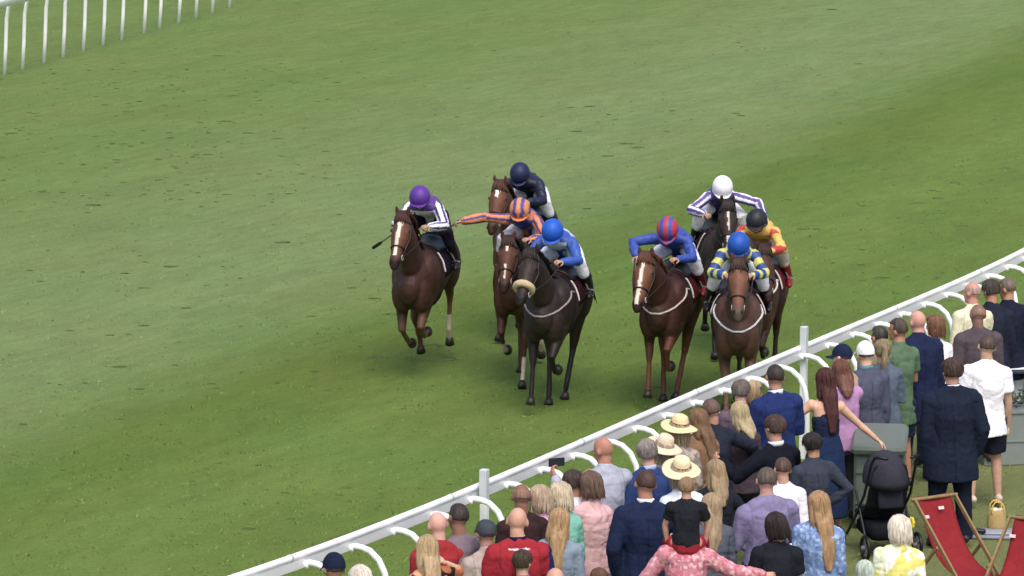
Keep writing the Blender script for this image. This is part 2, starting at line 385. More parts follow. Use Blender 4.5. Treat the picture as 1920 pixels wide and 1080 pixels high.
def hand(g, gx, wr, d, side, k, curl=.5, s=1, inward=(0, 0, -1)):
    """palm into g (fused), five separate bent fingers into gx"""
    d = Vector(d).normalized(); n = Vector(inward); n = (n-d*n.dot(d)); n = n.normalized() if n.length > .05 else d.orthogonal().normalized()
    a = d.cross(n).normalized()*s          # across the palm, towards the thumb
    M = Matrix((d, a, n)).transposed()
    g.ell(wr+d*.045*k, (.052*k, .041*k, .019*k), M)
    for i, (o, ln) in enumerate(((.030, .070), (.010, .078), (-.010, .072), (-.029, .056))):
        b = wr + d*.075*k + a*o*k; r = .0092*k
        m1 = b + (d*math.cos(curl*.6)+n*math.sin(curl*.6))*ln*.5*k; m2 = m1 + (d*math.cos(curl*1.9)+n*math.sin(curl*1.9))*ln*.34*k
        m3 = m2 + (d*math.cos(curl*2.8)+n*math.sin(curl*2.8))*ln*.26*k
        gx.tube([b, m1, m2, m3], [r, r*.95, r*.85, r*.7], n=7)
    tb = wr + d*.02*k + a*.033*k
    gx.tube([tb, tb+(d*.6+a*.7+n*.2)*.036*k, tb+(d*.95+a*.55+n*.5)*.058*k], [.012*k, .0105*k, .008*k], n=7)
def wrinkle(amp, seed, s=1.0):
    def f(V):
        W = V*np.array([1, 1, .55]) + .05*vnoise(V, 5, seed+8)[:, None]
        cr = np.clip(1-np.abs(vnoise(W, 7*s, seed+13))*5, 0, 1) + .6*np.clip(1-np.abs(vnoise(V*np.array([1, 1, 1.6]), 11*s, seed+17))*5, 0, 1)
        return np.clip(amp*(vnoise(W, 9*s, seed) + .6*vnoise(W, 19*s, seed+3) + .3*vnoise(V, 38*s, seed+5) - 1.0*cr + .6), -.0055, .03)
    return f
def wash(c, seed=0, amt=.08):
    c = MUTE(c)
    def f(V): return c*(1+amt*vnoise(V, 7, seed)[:, None])
    return f
def floral(base, cols, seed=0, sc=11, th=.25):
    base = MUTE(base); cols = [MUTE(q) for q in cols]
    def f(V):
        C = np.tile(np.asarray(base, float), (len(V), 1))
        for i, c in enumerate(cols):
            m = vnoise(V, sc, seed+i*7) > th; C[m] = c
        return C
    return f
def head_col(M, c, skin, beard=None):
    E = np.array(M).T
    skin = MUTE(skin)
    def f(V):
        C = np.tile(skin, (len(V), 1)); q = (V-np.array(c)) @ np.array(M)
        C *= (1+.06*vnoise(V, 25, 2)[:, None])
        for s in (-1, 1):
            d = np.linalg.norm((q-np.array([.082, s*.032, .012]))/np.array([.03, .014, .008]), axis=1); C[d < 1] = L((50, 38, 34))
            d = np.linalg.norm((q-np.array([.085, s*.032, .036]))/np.array([.03, .02, .006]), axis=1); C[d < 1] = skin*.45
        d = np.linalg.norm((q-np.array([.088, 0, -.062]))/np.array([.03, .024, .007]), axis=1); C[d < 1] = L((160, 90, 80))
        if beard is not None:
            m = (q[:, 2] < -.035) & (q[:, 0] > .01) & (q[:, 2] > -.13) & (np.linalg.norm(q, axis=1) < .16); C[m] = beard
        return C
    return f
def hair_mesh(root, M, c, style, col, k=1.0, seed=0, back=None):
    if style in (None, 'bald'): return None
    g = G(); c = Vector(c); th = {'short': .006, 'balding': .004, 'thick': .016, 'bob': .022, 'long': .013, 'curly': .032, 'bun': .012, 'pony': .010, 'crop': .001}[style]
    vs, fs = [], []; nu, nv = 28, 20
    for i in range(nv+1):
        a = math.pi*i/nv
        for j in range(nu):
            u = 2*math.pi*j/nu; d = Vector((math.sin(a)*math.cos(u), math.sin(a)*math.sin(u), math.cos(a)))
            r = Vector((.097+th, .082+th, .101+th)); face = False
            hl = .30 if style != 'balding' else .95
            if d.x > .25 and d.z < (.62 if style in ('balding',) else .42)+(.1*abs(d.y)): face = True
            low = {'short': -.45, 'balding': -.45, 'thick': -.5, 'crop': -.4}.get(style, -.85)
            if d.z < low or (d.x > .1 and d.z < -.1 and style in ('short', 'balding', 'crop', 'thick')): face = True
            if style == 'balding' and d.z > .55: face = True
            q = .80 if face else 1.0
            vs.append(c + M @ (Vector((-.010, 0, .020)) + Vector((d.x*r.x, d.y*r.y, d.z*r.z))*q)*k)
    for i in range(nv):
        for j in range(nu): fs.append((i*nu+j, (i+1)*nu+j, (i+1)*nu+(j+1) % nu, i*nu+(j+1) % nu))
    g.add(vs, fs)
    def L3(x, y, z): return c + (M @ Vector((x, y, z)))*k
    bd = back if back is not None else .33
    if style == 'long':
        z0 = -.02
        g.tube([L3(-.055, 0, .03), L3(-.085, 0, -.06), L3(-.125, 0, -.15), L3(-.170, 0, -.15-bd*.5), L3(-.192, 0.01, -.15-bd)], [(.075*k, .045*k), (.085*k, .045*k), (.088*k, .04*k), (.075*k, .03*k), (.035*k, .018*k)], side=M @ Vector((0, 1, 0)), n=16)
        for s in (-1, 1): g.tube([L3(-.02, s*.07, .02), L3(-.03, s*.083, -.07), L3(-.05, s*.085, -.16), L3(-.06, s*.08, -.22)], [(.03*k, .045*k), (.03*k, .05*k), (.028*k, .045*k), (.012*k, .02*k)], n=10)
    if style in ('bob', 'curly'):
        g.ell(L3(-.030, 0, -.045), (.095*k, .108*k, .090*k), M)
    if style == 'bun':
        g.ell(L3(-.12, 0, .03), (.042*k, .045*k, .042*k), M)
    if style == 'pony':
        g.tube([L3(-.10, 0, .06), L3(-.16, 0, .03), L3(-.165, 0, -.08), L3(-.15, 0.01, -.12-bd)], [.022*k, .034*k, .036*k, .012*k], n=12)
    Mi = np.array(M); cc = np.array(c)
    def az(V):
        q = (V-cc) @ Mi; return np.arctan2(q[:, 1], -q[:, 0]+.02), q
    def dsp(V):
        a, q = az(V); W = np.stack([a*3.0, q[:, 2]*4, a*0], 1)
        am = .011 if style in ('curly',) else (.0075 if style in ('long', 'bob', 'thick', 'pony') else .0045)
        return am*(vnoise(W, 3.2, seed) if style != 'curly' else vnoise(V, 34, seed))
    def cf(V):
        a, q = az(V); W = np.stack([a*9.0, q[:, 2]*5, a*0], 1)
        n = vnoise(W, 1.6, seed+2) + .6*vnoise(V, 16, seed)
        cm = np.asarray(col, float); cm = (cm*.82+cm.mean()*.18)*.88
        C = cm*(1+.22*n[:, None]); 
        if style == 'balding': C = C*.62 + L('#c79a86')*.38
        return C
    ex = G(); rs = random.Random(seed*7+3)
    if style in ('long', 'bob', 'pony', 'curly', 'thick', 'bun'):
        L_ = {'long': .17+bd, 'bob': .17, 'pony': .05, 'curly': .1, 'thick': .055, 'bun': .04}[style]; nS = {'long': 64, 'bob': 54, 'pony': 34, 'curly': 60, 'thick': 60, 'bun': 34}[style]*2
        rr_ = (.099+th, .084+th, .103+th)
        for i in range(nS):
            a = rs.uniform(-1.9, 1.9) if style != 'thick' else rs.uniform(-3.1, 3.1); e0 = rs.uniform(.15, .9)
            def sp(e, o=0.0): return Vector((-.010-math.cos(a)*math.sin(e)*(rr_[0]+o), math.sin(a)*math.sin(e)*(rr_[1]+o), .020+math.cos(e)*(rr_[2]+o)))
            e1 = 1.55 if style not in ('thick', 'pony', 'bun') else rs.uniform(1.2, 1.75)
            pts = [sp(e0, -.004), sp((e0+e1)/2, .003), sp(e1, .002)]
            if style in ('long', 'bob', 'curly'):
                z = pts[-1].z; ln = L_*rs.uniform(.55, 1.02); x, y = pts[-1].x, pts[-1].y; wv = rs.uniform(-.02, .02)
                for q in (.35, .7, 1.0):
                    zz = -ln*q; t_ = min(1, ln*q/.5); xx = x*(1-t_*.25)-.03*t_ - (.045*min(1, max(0, ln*q-.1)/.2) if style == 'long' else 0); pts.append(Vector((xx, y*(1-.45*t_)+wv*q, z+zz)))
            r0 = {'thick': .004}.get(style, .0048)*rs.uniform(.6, 1.3)
            ex.tube([c + (M @ p)*k for p in pts], [r0*k]*(len(pts)-1)+[.002], n=5)
    return finish('hair', g, 'hair', root, cf, voxel=.0095*k, sm=2, disp=dsp, extra=ex if ex.v else None)

def figure(root, J, k=1.0, b=1.0, fem=False, skin=SKIN, hair=('short', '#4a382c'), top=None, bottom=None, hat=None, collar=None, shoes='#2a2422',
           seed=0, curl=.7, beard=None, inw=None, back=None, seat=False, sleeves_col=None, cuff=None):
    """one continuous body from the joints J, then hair, clothes and hat as its parts"""
    V3 = {n: Vector(p) for n, p in J.items() if n not in ('hf', 'hu')}
    M = frame(J['hf'], J['hu']); sv = (V3['shL']-V3['shR']).normalized(); hv = (V3['hipL']-V3['hipR']).normalized()
    g = G(); gx = G(); kb = k*b; wsx = .88 if fem else 1.0
    P = [V3['pel']-(V3['waist']-V3['pel']).normalized()*.09*k, V3['pel'], V3['waist'], V3['chest'], V3['up'], V3['nb']]
    rad0 = [(.135, .105), (.168 if fem else .158, .118), (.120 if fem else .142, .100), (.148*wsx, .115), (.165*wsx, .098), (.075, .070)]
    def torso(gg, infl, i0=0, i1=6, flare=0, top_in=None):
        rr = [((r[0]*kb+infl), (r[1]*kb+infl)) for r in rad0[i0:i1]]
        pts = P[i0:i1]
        if top_in is not None: rr[-1] = (rad0[i1-1][0]*k+top_in, rad0[i1-1][1]*k+top_in)
        gg.tube(pts, rr, side=sv, n=20)
    torso(g, 0)
    hc = V3['head']
    g.tube([V3['nb']-(V3['head']-V3['nb'])*.2, V3['nb'], hc + M @ Vector((-.018, 0, -.06))*k], [(.10*k, .07*k), (.066*k, .064*k), (.058*k, .062*k)], side=sv, n=14)
    g.ell(hc + M @ Vector((-.012, 0, .022))*k, (.094*k, .079*k, .098*k), M, 20, 14)
    g.ell(hc + M @ Vector((.028, 0, -.052))*k, (.058*k, .055*k, .062*k), M)
    g.ell(hc + M @ Vector((.058, 0, -.092))*k, (.026*k, .026*k, .022*k), M)
    g.tube([hc + M @ Vector((.078, 0, .028))*k, hc + M @ Vector((.098, 0, -.018))*k], [.011*k, .016*k], n=8)
    for s in (-1, 1):
        g.ell(hc + M @ Vector((-.012, s*.087, -.006))*k, (.019*k, .013*k, .034*k), M)
        g.ell(hc + M @ Vector((.06, s*.033, -.022))*k, (.03*k, .024*k, .02*k), M)
    for S in 'LR':
        sh, el, wr = V3['sh'+S], V3['el'+S], V3['wr'+S]
        g.tube([sh, sh.lerp(el, .35), el, el.lerp(wr, .3), wr], [.054*kb, .047*kb, .037*k, .038*k, .025*k], n=12)
        g.ell(sh, (.062*kb, .062*kb, .06*kb))
        s = 1 if S == 'L' else -1
        hd = V3.get('hd'+S, None); dd = (wr-el).normalized() if hd is None else (hd-wr).normalized()
        iw = inw.get(S) if inw else None
        if iw is None: iw = Vector((.1, -s, -.1)) 
        hand(g, gx, wr + dd*.012*k, dd, sv, k, curl, s, iw)
        hp, kn, an, toe = V3['hip'+S], V3['kn'+S], V3['an'+S], V3['toe'+S]
        g.tube([hp, hp.lerp(kn, .4), kn, kn.lerp(an, .3), an], [.088*kb, .078*kb, .054*k, .055*k, .035*k], n=12)
        fd = (toe-an).normalized()
        g.tube([an-fd*.03*k, toe], [.036*k, .03*k], n=10)
    nm = 'body'
    hcf = head_col(M, hc, skin, beard)
    finish(nm, g, 'skin', root, hcf, voxel=.0125*max(k, .6), sm=3, extra=gx)
    hair_mesh(root, M, hc, hair[0] if hair else None, L(hair[1]) if hair else None, k, seed, back)
    # ---- upper garment
    if top:
        st = top['style']; c = top['col']; c = L(c) if isinstance(c, str) else c
        colf = c if callable(c) else wash(c, seed)
        if st in ('jacket', 'shirt', 'tee') and not seat:
            base_ = colf if callable(colf) else wash(colf, seed); zc, hx_ = V3['chest'].z, V3['up']
            def colf(V, base_=base_):
                C = np.array(base_(V), float) if np.ndim(base_(V)) == 2 else base_(V); q = V-np.array(V3['pel']); y = q @ np.array(sv)
                if st == 'jacket': m = (np.abs(y) < .006) & (V[:, 2] < hx_.z+.02) & (q[:, 0] < 0); C[m] *= .62
                m = np.abs(V[:, 2]-(hx_.z-.012 if st != 'tee' else hx_.z-.9)) < .005; C[m & (np.abs(y) < .15) & (q[:, 0] < 0)] *= (.8 if st == 'shirt' else 1)
                for S in 'LR':
                    a_, b__, c__ = V3['sh'+S], V3['el'+S], V3['wr'+S]; dd = (V-np.array(a_.lerp(V3['up'], .2))) @ np.array((a_-V3['up']).normalized()); r_ = np.linalg.norm(V-np.array(a_), axis=1)
                    C[(np.abs(dd) < .006) & (r_ < .15)] *= .75
                return C
        inf = {'tee': .016, 'shirt': .020, 'jacket': .030, 'vest': .012, 'sweater': .024, 'silks': .026, 'blouse': .030}[st]*k
        gt = G()
        if st == 'vest': torso(gt, inf, 0, 4, top_in=None)
        elif seat: torso(gt, inf, 1, 6, top_in=.010*k)
        else: torso(gt, inf, 0, 6, top_in=(.010 if st != 'jacket' else .016)*k)
        if st in ('jacket', 'shirt', 'tee', 'sweater', 'blouse') and not seat:
            ext = {'jacket': .20, 'shirt': .10, 'tee': .12, 'sweater': .06, 'blouse': .05}[st]*k*top.get('len', 1.0)
            dn = (P[0]-P[1]).normalized(); gt.tube([P[1], P[0], P[0]+dn*ext], [((rad0[1][0])*kb+inf*1.2, rad0[1][1]*kb+inf*1.2), (.176*kb+inf*1.3, .130*kb+inf*1.3), (.188*kb+inf*1.3, .144*kb+inf*1.3)], side=sv, n=20, round_=False)
        sl = {'tee': .62, 'shirt': 2.0, 'jacket': 2.0, 'vest': 0, 'sweater': 2.0, 'silks': 2.0, 'blouse': 1.35}[st]; sl = top.get('sleeve', sl)
        for S in 'LR':
            sh, el, wr = V3['sh'+S], V3['el'+S], V3['wr'+S]
            e1 = {'jacket': .022, 'tee': .018}.get(st, .016)*k
            if st != 'vest': gt.ell(sh + (V3['up']-sh)*.04, ((.064*kb+e1), (.062*kb+e1), (.060*kb+e1)))
            if sl <= 0: continue
            if sl <= 1:
                m = sh.lerp(el, sl); gt.tube([sh, sh.lerp(el, .35), m], [.056*kb+e1, .052*kb+e1, .05*kb+e1*1.1], n=14, round_=False)
            else:
                m = el.lerp(wr, min(sl-1, .97)); e2 = e1*1.2
                gt.tube([sh, sh.lerp(el, .4), el, el.lerp(m, .5), m], [.056*kb+e1, .050*kb+e1, .042*k+e2, .038*k+e2, .028*k+e2], n=14)
        if st != 'vest':
            gt.tube([V3['shR'].lerp(V3['up'], .15)+(V3['nb']-V3['up'])*.25, V3['nb'].lerp(V3['up'], .25), V3['shL'].lerp(V3['up'], .15)+(V3['nb']-V3['up'])*.25], [.046*kb+inf*.4, .084*kb+inf*.4, .046*kb+inf*.4], n=12)
        amp = {'jacket': .0062, 'silks': .0085, 'shirt': .0075, 'blouse': .009}.get(st, .0065)
        finish({'tee': 't_shirt', 'shirt': 'shirt', 'jacket': 'jacket', 'vest': 'vest_top', 'sweater': 'sweater', 'silks': 'racing_silks', 'blouse': 'blouse'}[st],
               gt, 'silk' if st == 'silks' else 'cloth', root, colf, voxel=.0125*max(k, .6), sm=4, disp=wrinkle(amp, seed))
    if collar:
        ax = (hc + M @ Vector((-.018, 0, -.06))*k-V3['nb']).normalized(); c0 = V3['nb']+ax*.046*k; a = sv; bb = ax.cross(a).normalized(); gc = G()
        gc.tube([c0 + (a*math.cos(u)*.068 + bb*math.sin(u)*.068)*k for u in [2*math.pi*i/20 for i in range(20)]], (.008*k, .024*k) if False else [(.010*k, .024*k)]*20, side=None, n=8, closed=True)
        # a plain band standing round the neck
        gc = G(); vs = []; fs = []
        for i in range(24):
            u = 2*math.pi*i/24; e = a*math.cos(u)+bb*math.sin(u)
            for rr, zz in ((.066, .0), (.072, -.03), (.080, -.032), (.074, .006), (.070, .012)): vs.append(c0 + e*rr*k + ax*zz*k)
        for i in range(24):
            for j in range(5): fs.append((i*5+j, i*5+(j+1) % 5, ((i+1) % 24)*5+(j+1) % 5, ((i+1) % 24)*5+j))
        gc.add(vs, fs); finish('collar', gc, 'cloth', root, L(collar))
    if cuff:
        for S in 'LR':
            el, wr = V3['el'+S], V3['wr'+S]; gc = G(); gc.tube([el.lerp(wr, .93), el.lerp(wr, 1.02)], .036*k, n=12, round_=False); finish('cuff', gc, 'cloth', root, L(cuff))
    # ---- lower garment
    if bottom:
        st = bottom['style']; c = bottom['col']; c = L(c) if isinstance(c, str) else c; colf = c if callable(c) else wash(c, seed+1)
        gb = G()
        if st in ('trousers', 'shorts', 'breeches'):
            e = {'trousers': .020, 'shorts': .024, 'breeches': .017}[st]*k
            gb.tube([P[0], P[1], P[1].lerp(P[2], .45)], [(.14*kb+e, .108*kb+e), (.158*kb+e*.7, .112*kb+e*.7), (.140*kb+e*.2, .100*kb+e*.2)], side=hv, n=18)
            for S in 'LR':
                hp, kn, an = V3['hip'+S], V3['kn'+S], V3['an'+S]
                if st == 'shorts': gb.tube([hp, hp.lerp(kn, .4), hp.lerp(kn, .85)], [.092*kb+e, .086*kb+e, .078*kb+e], n=14, round_=False)
                elif st == 'breeches': gb.tube([hp, hp.lerp(kn, .4), kn, kn.lerp(an, .38)], [.092*kb+e, .082*kb+e, .064*k+e, .052*k+e], n=14)
                else: gb.tube([hp, hp.lerp(kn, .4), kn, kn.lerp(an, .4), kn.lerp(an, .99)], [.090*kb+e, .080*kb+e, .060*k+e, .056*k+e, .048*k+e], n=14, round_=False)
        else:
            ln = bottom.get('len', .55)*k; dn = Vector((0, 0, -1)); e = .02*k; w0 = P[2]
            gb.tube([w0, P[1], P[0]-Vector((0, 0, .02)), P[0]+dn*ln*.5, P[0]+dn*ln], [(.122*kb+e, .102*kb+e), (.17*kb+e, .125*kb+e), (.185*kb+e, .145*kb+e), (.205*kb+e, .17*kb+e), (.23*kb+e, .2*kb+e)], side=hv, n=20, round_=False)
        finish({'trousers': 'trousers', 'shorts': 'shorts', 'breeches': 'breeches', 'skirt': 'skirt'}[st], gb, 'cloth', root, colf, voxel=.014*max(k, .6), sm=3, disp=wrinkle(.005, seed+9))
    if shoes:
        for S in 'LR':
            kn, an, toe = V3['kn'+S], V3['an'+S], V3['toe'+S]; fd = (toe-an).normalized(); gs = G()
            if bottom and bottom['style'] == 'breeches':
                gs.tube([kn.lerp(an, .40), kn.lerp(an, .65), an], [.062*k, .055*k, .043*k], n=12, round_=False); gs.tube([an-fd*.04*k, an+fd*.06*k, toe+fd*.02*k], [.042*k, .042*k, .034*k], n=12)
                finish('boot', gs, 'leather', root, L(shoes), voxel=.011, sm=2)
            else:
                gs.tube([an-fd*.05*k, an+fd*.05*k, toe+fd*.02*k], [(.042*k, .04*k), (.044*k, .036*k), (.038*k, .026*k)], side=(0, 0, 1) if abs(fd.z) < .8 else None, n=10)
                finish('shoe', gs, 'leather', root, L(shoes))
    if hat: make_hat(root, M, hc, k, *hat)

def make_hat(root, M, c, k, kind, col, band=None, **kw):
    col = col if callable(col) else L(col); c = Vector(c)
    if kind == 'straw':
        t_ = Matrix.Rotation(R(kw.get('tilt', -17)), 3, 'Y')
        def P3(x, y, z): return c + (M @ (t_ @ Vector((x, y, z-.02)) + Vector((0, 0, .02))))*k
    else:
        def P3(x, y, z): return c + (M @ Vector((x, y, z)))*k
    if kind == 'straw':
        prof = [(.0, .150), (.045, .150), (.072, .135), (.083, .10), (.086, .05), (.09, .045), (.13, .038), (.172, .025), (.185, .02), (.183, .012), (.13, .028), (.086, .035), (.078, .04), (.07, .12), (0, .13)]
        g = G(); n = 32; vs = []; fs = []
        for r, z in prof:
            for j in range(n):
                u = 2*math.pi*j/n; wv = .012*math.sin(2*u+1)*(r/.18)**2
                vs.append(P3(-.01+r*1.12*math.cos(u), r*math.sin(u), .03+z+wv))
        for i in range(len(prof)-1):
            for j in range(n): fs.append((i*n+j, i*n+(j+1) % n, (i+1)*n+(j+1) % n, (i+1)*n+j))
        g.add(vs, fs)
        def cf(V): return col*(1+.10*vnoise(V*np.array([1, 1, 3]), 60, 3)[:, None]+.06*vnoise(V, 12, 1)[:, None])
        o = finish('straw_hat', g, 'straw', root, cf)
        if band:
            g = G(); g.tube([P3(-.01+.0975*math.cos(u), .0875*math.sin(u), .088) for u in [2*math.pi*i/24 for i in range(24)]], [(.004, .012)]*24, n=8, closed=True)
            vs = []; fs = []; g = G()
            for i in range(28):
                u = 2*math.pi*i/28
                for r, z in ((.0865, .078), (.0905, .078), (.0895, .104), (.0855, .104)): vs.append(P3(-.01+r*1.12*math.cos(u), r*math.sin(u), z))
            for i in range(28):
                for j in range(4): fs.append((i*4+j, ((i+1) % 28)*4+j, ((i+1) % 28)*4+(j+1) % 4, i*4+(j+1) % 4))
            g.add(vs, fs); finish('hat_band', g, 'cloth', o, L(band))
        return o
    if kind in ('cap', 'flatcap'):
        g = G(); vs = []; fs = []; nu, nv = 28, 12; rz = .118 if kind == 'cap' else .10
        for i in range(nv+1):
            a = (math.pi/2)*1.08*i/nv
            for j in range(nu):
                u = 2*math.pi*j/nu; vs.append(P3(-.012+.112*math.sin(a)*math.cos(u), .092*math.sin(a)*math.sin(u), .028+rz*math.cos(a)))
        for i in range(nv):
            for j in range(nu): fs.append((i*nu+j, (i+1)*nu+j, (i+1)*nu+(j+1) % nu, i*nu+(j+1) % nu))
        g.add(vs, fs)
        o = finish('cap', g, 'cloth', root, wash(col, 1, .05), disp=(wrinkle(.004, 4) if kind == 'flatcap' else None))
        g = G(); vs = []; n = 14
        for z in (0, -.006):
            for (r0, dx) in ((.0, 0), (1, .075)):
                for j in range(n+1):
                    u = -1.15+2.3*j/n; x = -.012+.113*math.cos(u); y = .093*math.sin(u)
                    vs.append(P3(x + dx*math.cos(u*.9), y*(1-.05*r0), .026+z-(.012+.02*abs(math.sin(u)))*r0))
        m = n+1
        for j in range(n):
            fs2 = [(j, j+1, m+j+1, m+j), (2*m+j, 3*m+j, 3*m+j+1, 2*m+j+1), (m+j, m+j+1, 3*m+j+1, 3*m+j)]
            g.f += fs2
        g.v += [tuple(v) for v in vs]
        finish('peak', g, 'cloth', o, col); 
        return o
    if kind == 'helmet':
        g = G(); vs = []; fs = []; nu, nv = 32, 14; prof = []
        for i in range(nv+1):
            a = (math.pi/2)*1.15*i/nv
            for j in range(nu):
                u = 2*math.pi*j/nu; vs.append(P3(-.008+.146*math.sin(a)*math.cos(u), .128*math.sin(a)*math.sin(u), .026+.136*math.cos(a)))
        for i in range(nv):
            for j in range(nu): fs.append((i*nu+j, (i+1)*nu+j, (i+1)*nu+(j+1) % nu, i*nu+(j+1) % nu))
        g.add(vs, fs)
        g.tube([P3(-.008+.136*math.cos(u), .119*math.sin(u), -.026) for u in [2*math.pi*i/24 for i in range(24)]], .010*k, n=8, closed=True)
        g.tube([P3(.10, -.088, -.018), P3(.142, -.05, -.014), P3(.165, 0, -.010), P3(.142, .05, -.014), P3(.10, .088, -.018)], [(.012*k, .012*k), (.022*k, .006*k), (.028*k, .006*k), (.022*k, .006*k), (.012*k, .012*k)], side=M @ Vector((1, 0, 0)), n=10)
        Mi = np.array(M); cc = np.array(c)
        def cf(V):
            q = (V-cc) @ Mi
            C = np.tile(col if not callable(col) else np.zeros(3), (len(V), 1))
            if kw.get('stripe') is not None:
                w_ = kw.get('w', .05); s = np.floor(q[:, 1]/w_+.5).astype(int) % 2 == 0; C[s] = kw['stripe']
            if kw.get('rim') is not None: C[q[:, 2] < -.005] = kw['rim']
            return C*(1+.04*vnoise(V, 20, 1)[:, None])
        o = finish('helmet', g, 'silk', root, cf)
        g = G()   # chin strap and goggles band
        g.tube([P3(0, .085, -.03), P3(.045, .065, -.09), P3(.06, 0, -.118), P3(.045, -.065, -.09), P3(0, -.085, -.03)], .006*k, n=6)
        finish('chin_strap', g, 'leather', o, L('#1c1a1c'))
        g = G(); g.ell(P3(.088, .032, .010), (.016*k, .03*k, .018*k), M, 10, 6); g.ell(P3(.088, -.032, .010), (.016*k, .03*k, .018*k), M, 10, 6)
        finish('goggles', g, 'leather', root, L('#2a2a30'))
        return o

def pose(k=1.0, lean=0.0, turn=0.0, hturn=0.0, hdown=4.0, arms=('down', 'down'), wide=1.0, fem=False, stance=.1):
    sw = (.150 if fem else .174)*wide
    J = dict(pel=(0, 0, .95), waist=(-.01, 0, 1.09), chest=(-.02, 0, 1.25), up=(-.015, 0, 1.38), nb=(-.012, 0, 1.48), head=(.022, 0, 1.645))
    J['shL'] = (-.012, sw, 1.388); J['shR'] = (-.012, -sw, 1.388)
    rot = Matrix.Rotation(R(lean), 3, 'Y'); tr = Matrix.Rotation(R(turn), 3, 'Z'); c = Vector((0, 0, .95))
    out = {}
    for n, p in J.items(): out[n] = c + rot @ (tr @ (Vector(p)-c))
    out['head'] = out['nb'] + (Matrix.Rotation(R(lean*.3), 3, 'Y')) @ Vector((.034, 0, .17))
    for S, s, nm in (('L', 1, arms[0]), ('R', -1, arms[1])):
        u, f = ARM[nm] if isinstance(nm, str) else nm
        u = tr @ Vector((u[0], u[1]*s, u[2])).normalized(); f = tr @ Vector((f[0], f[1]*s, f[2])).normalized()
        out['el'+S] = out['sh'+S]+u*.295; out['wr'+S] = out['el'+S]+f*.25
        st = stance + .02*(s)
        out['hip'+S] = Vector((0, s*.088, .93)); out['kn'+S] = Vector((.025, s*(.10+stance*.2), .50)); out['an'+S] = Vector((-.02, s*(.10+stance*.35), .085)); out['toe'+S] = Vector((.13, s*(.12+stance*.35), .035))
    for n in list(out): out[n] = out[n]*k
    h = Matrix.Rotation(R(turn+hturn), 3, 'Z') @ Vector((math.cos(R(hdown)), 0, -math.sin(R(hdown))))
    out['hf'] = h; out['hu'] = Matrix.Rotation(R(turn+hturn), 3, 'Z') @ Vector((math.sin(R(hdown)), 0, math.cos(R(hdown))))
    return out
GRP = 'spectators crowding the rail'
def spectator(x, y, label, yaw=100, h=1.76, b=1.0, fem=False, lean=0, turn=0, hturn=0, hdown=4, arms=('down', 'down'), stance=.12, lift=0, **kw):
    """x, y: the top of the head in the photograph"""
    q_ = random.Random(int(x*13+y*7)); yaw += q_.uniform(-9, 9); hturn += q_.uniform(-14, 26); hdown += q_.uniform(-5, 9); lean += q_.uniform(-1, 6); turn += q_.uniform(-8, 8); roll = q_.uniform(-9, 9)
    k = h/1.775; p = at(x, y, h*math.cos(R(lean*.6))+lift)
    J = pose(k, lean, turn, hturn, hdown, arms, 1.0+(b-1)*.8, fem, stance)
    rm = Matrix.Rotation(R(roll), 3, 'X') if abs(hturn) < 30 else Matrix.Identity(3); J['hu'] = rm @ J['hu']; sl_ = q_.uniform(-.018, .018)*k
    for S, s_ in (('L', 1), ('R', -1)):
        for nm in ('sh', 'el', 'wr'): J[nm+S] = J[nm+S] + Vector((0, 0, s_*sl_))
    hx = J['head']; ya = R(yaw); off = Matrix.Rotation(ya, 3, 'Z') @ Vector((hx.x, hx.y, 0))
    root = empty('person', (p.x-off.x, p.y-off.y, lift), ya); tag(root, label, 'person', GRP)
    kw.setdefault('seed', int(x*7+y) % 97)
    figure(root, J, k, b, fem, **kw)
    return root, J, k
# ------------------------------------------------------------------ horses and jockeys
def bvh_of(ob):
    me = ob.data; return BVHTree.FromPolygons([v.co.copy() for v in me.vertices], [tuple(p.vertices) for p in me.polygons])
def skin_at(bv, axis_pt, d, out=.012, far=1.5):
    """first point of the body met when looking at axis_pt from outside along -d"""
    d = Vector(d).normalized(); o = Vector(axis_pt)+d*far; hit = bv.ray_cast(o, -d, far)
    return (hit[0]+d*out) if hit[0] is not None else None
def strap(name, bv, pts, r, mat, col, parent, closed=False, flat=None):
    P = [p for p in pts if p is not None]
    if len(P) < 3: return None
    g = G(); g.tube(P, r, n=7, closed=closed, round_=not closed); return finish(name, g, mat, parent, col)
def patch(name, bv, xs, angs, out, mat, col, parent, thick=.006, azis=(0, 1.28), x2=None):
    """cloth laid over the back: rows along x, columns round the barrel (0 = spine)"""
    vs = []; nx, na = len(xs), len(angs)
    for lay in (out, out-thick):
        for x in xs:
            for a in angs:
                d = Vector((0, math.sin(R(a)), math.cos(R(a)))); xx = x if x2 is None else x2(x, a)
                p = skin_at(bv, (xx, 0, azis[1]), d, lay); vs.append(p if p is not None else Vector((xx, 0, azis[1]))+d*.3)
    m = nx*na; fs = []
    for i in range(nx-1):
        for j in range(na-1):
            q = i*na+j; fs.append((q, q+1, q+na+1, q+na)); fs.append((m+q, m+q+na, m+q+na+1, m+q+1))
    for j in range(na-1): fs.append((j, m+j, m+j+1, j+1)); q = (nx-1)*na+j; fs.append((q, q+1, m+q+1, m+q))
    for i in range(nx-1): q = i*na; fs.append((q, q+na, m+q+na, m+q)); q += na-1; fs.append((q, m+q, m+q+na, q+na))
    g = G(); g.add(vs, fs); return finish(name, g, mat, parent, col)

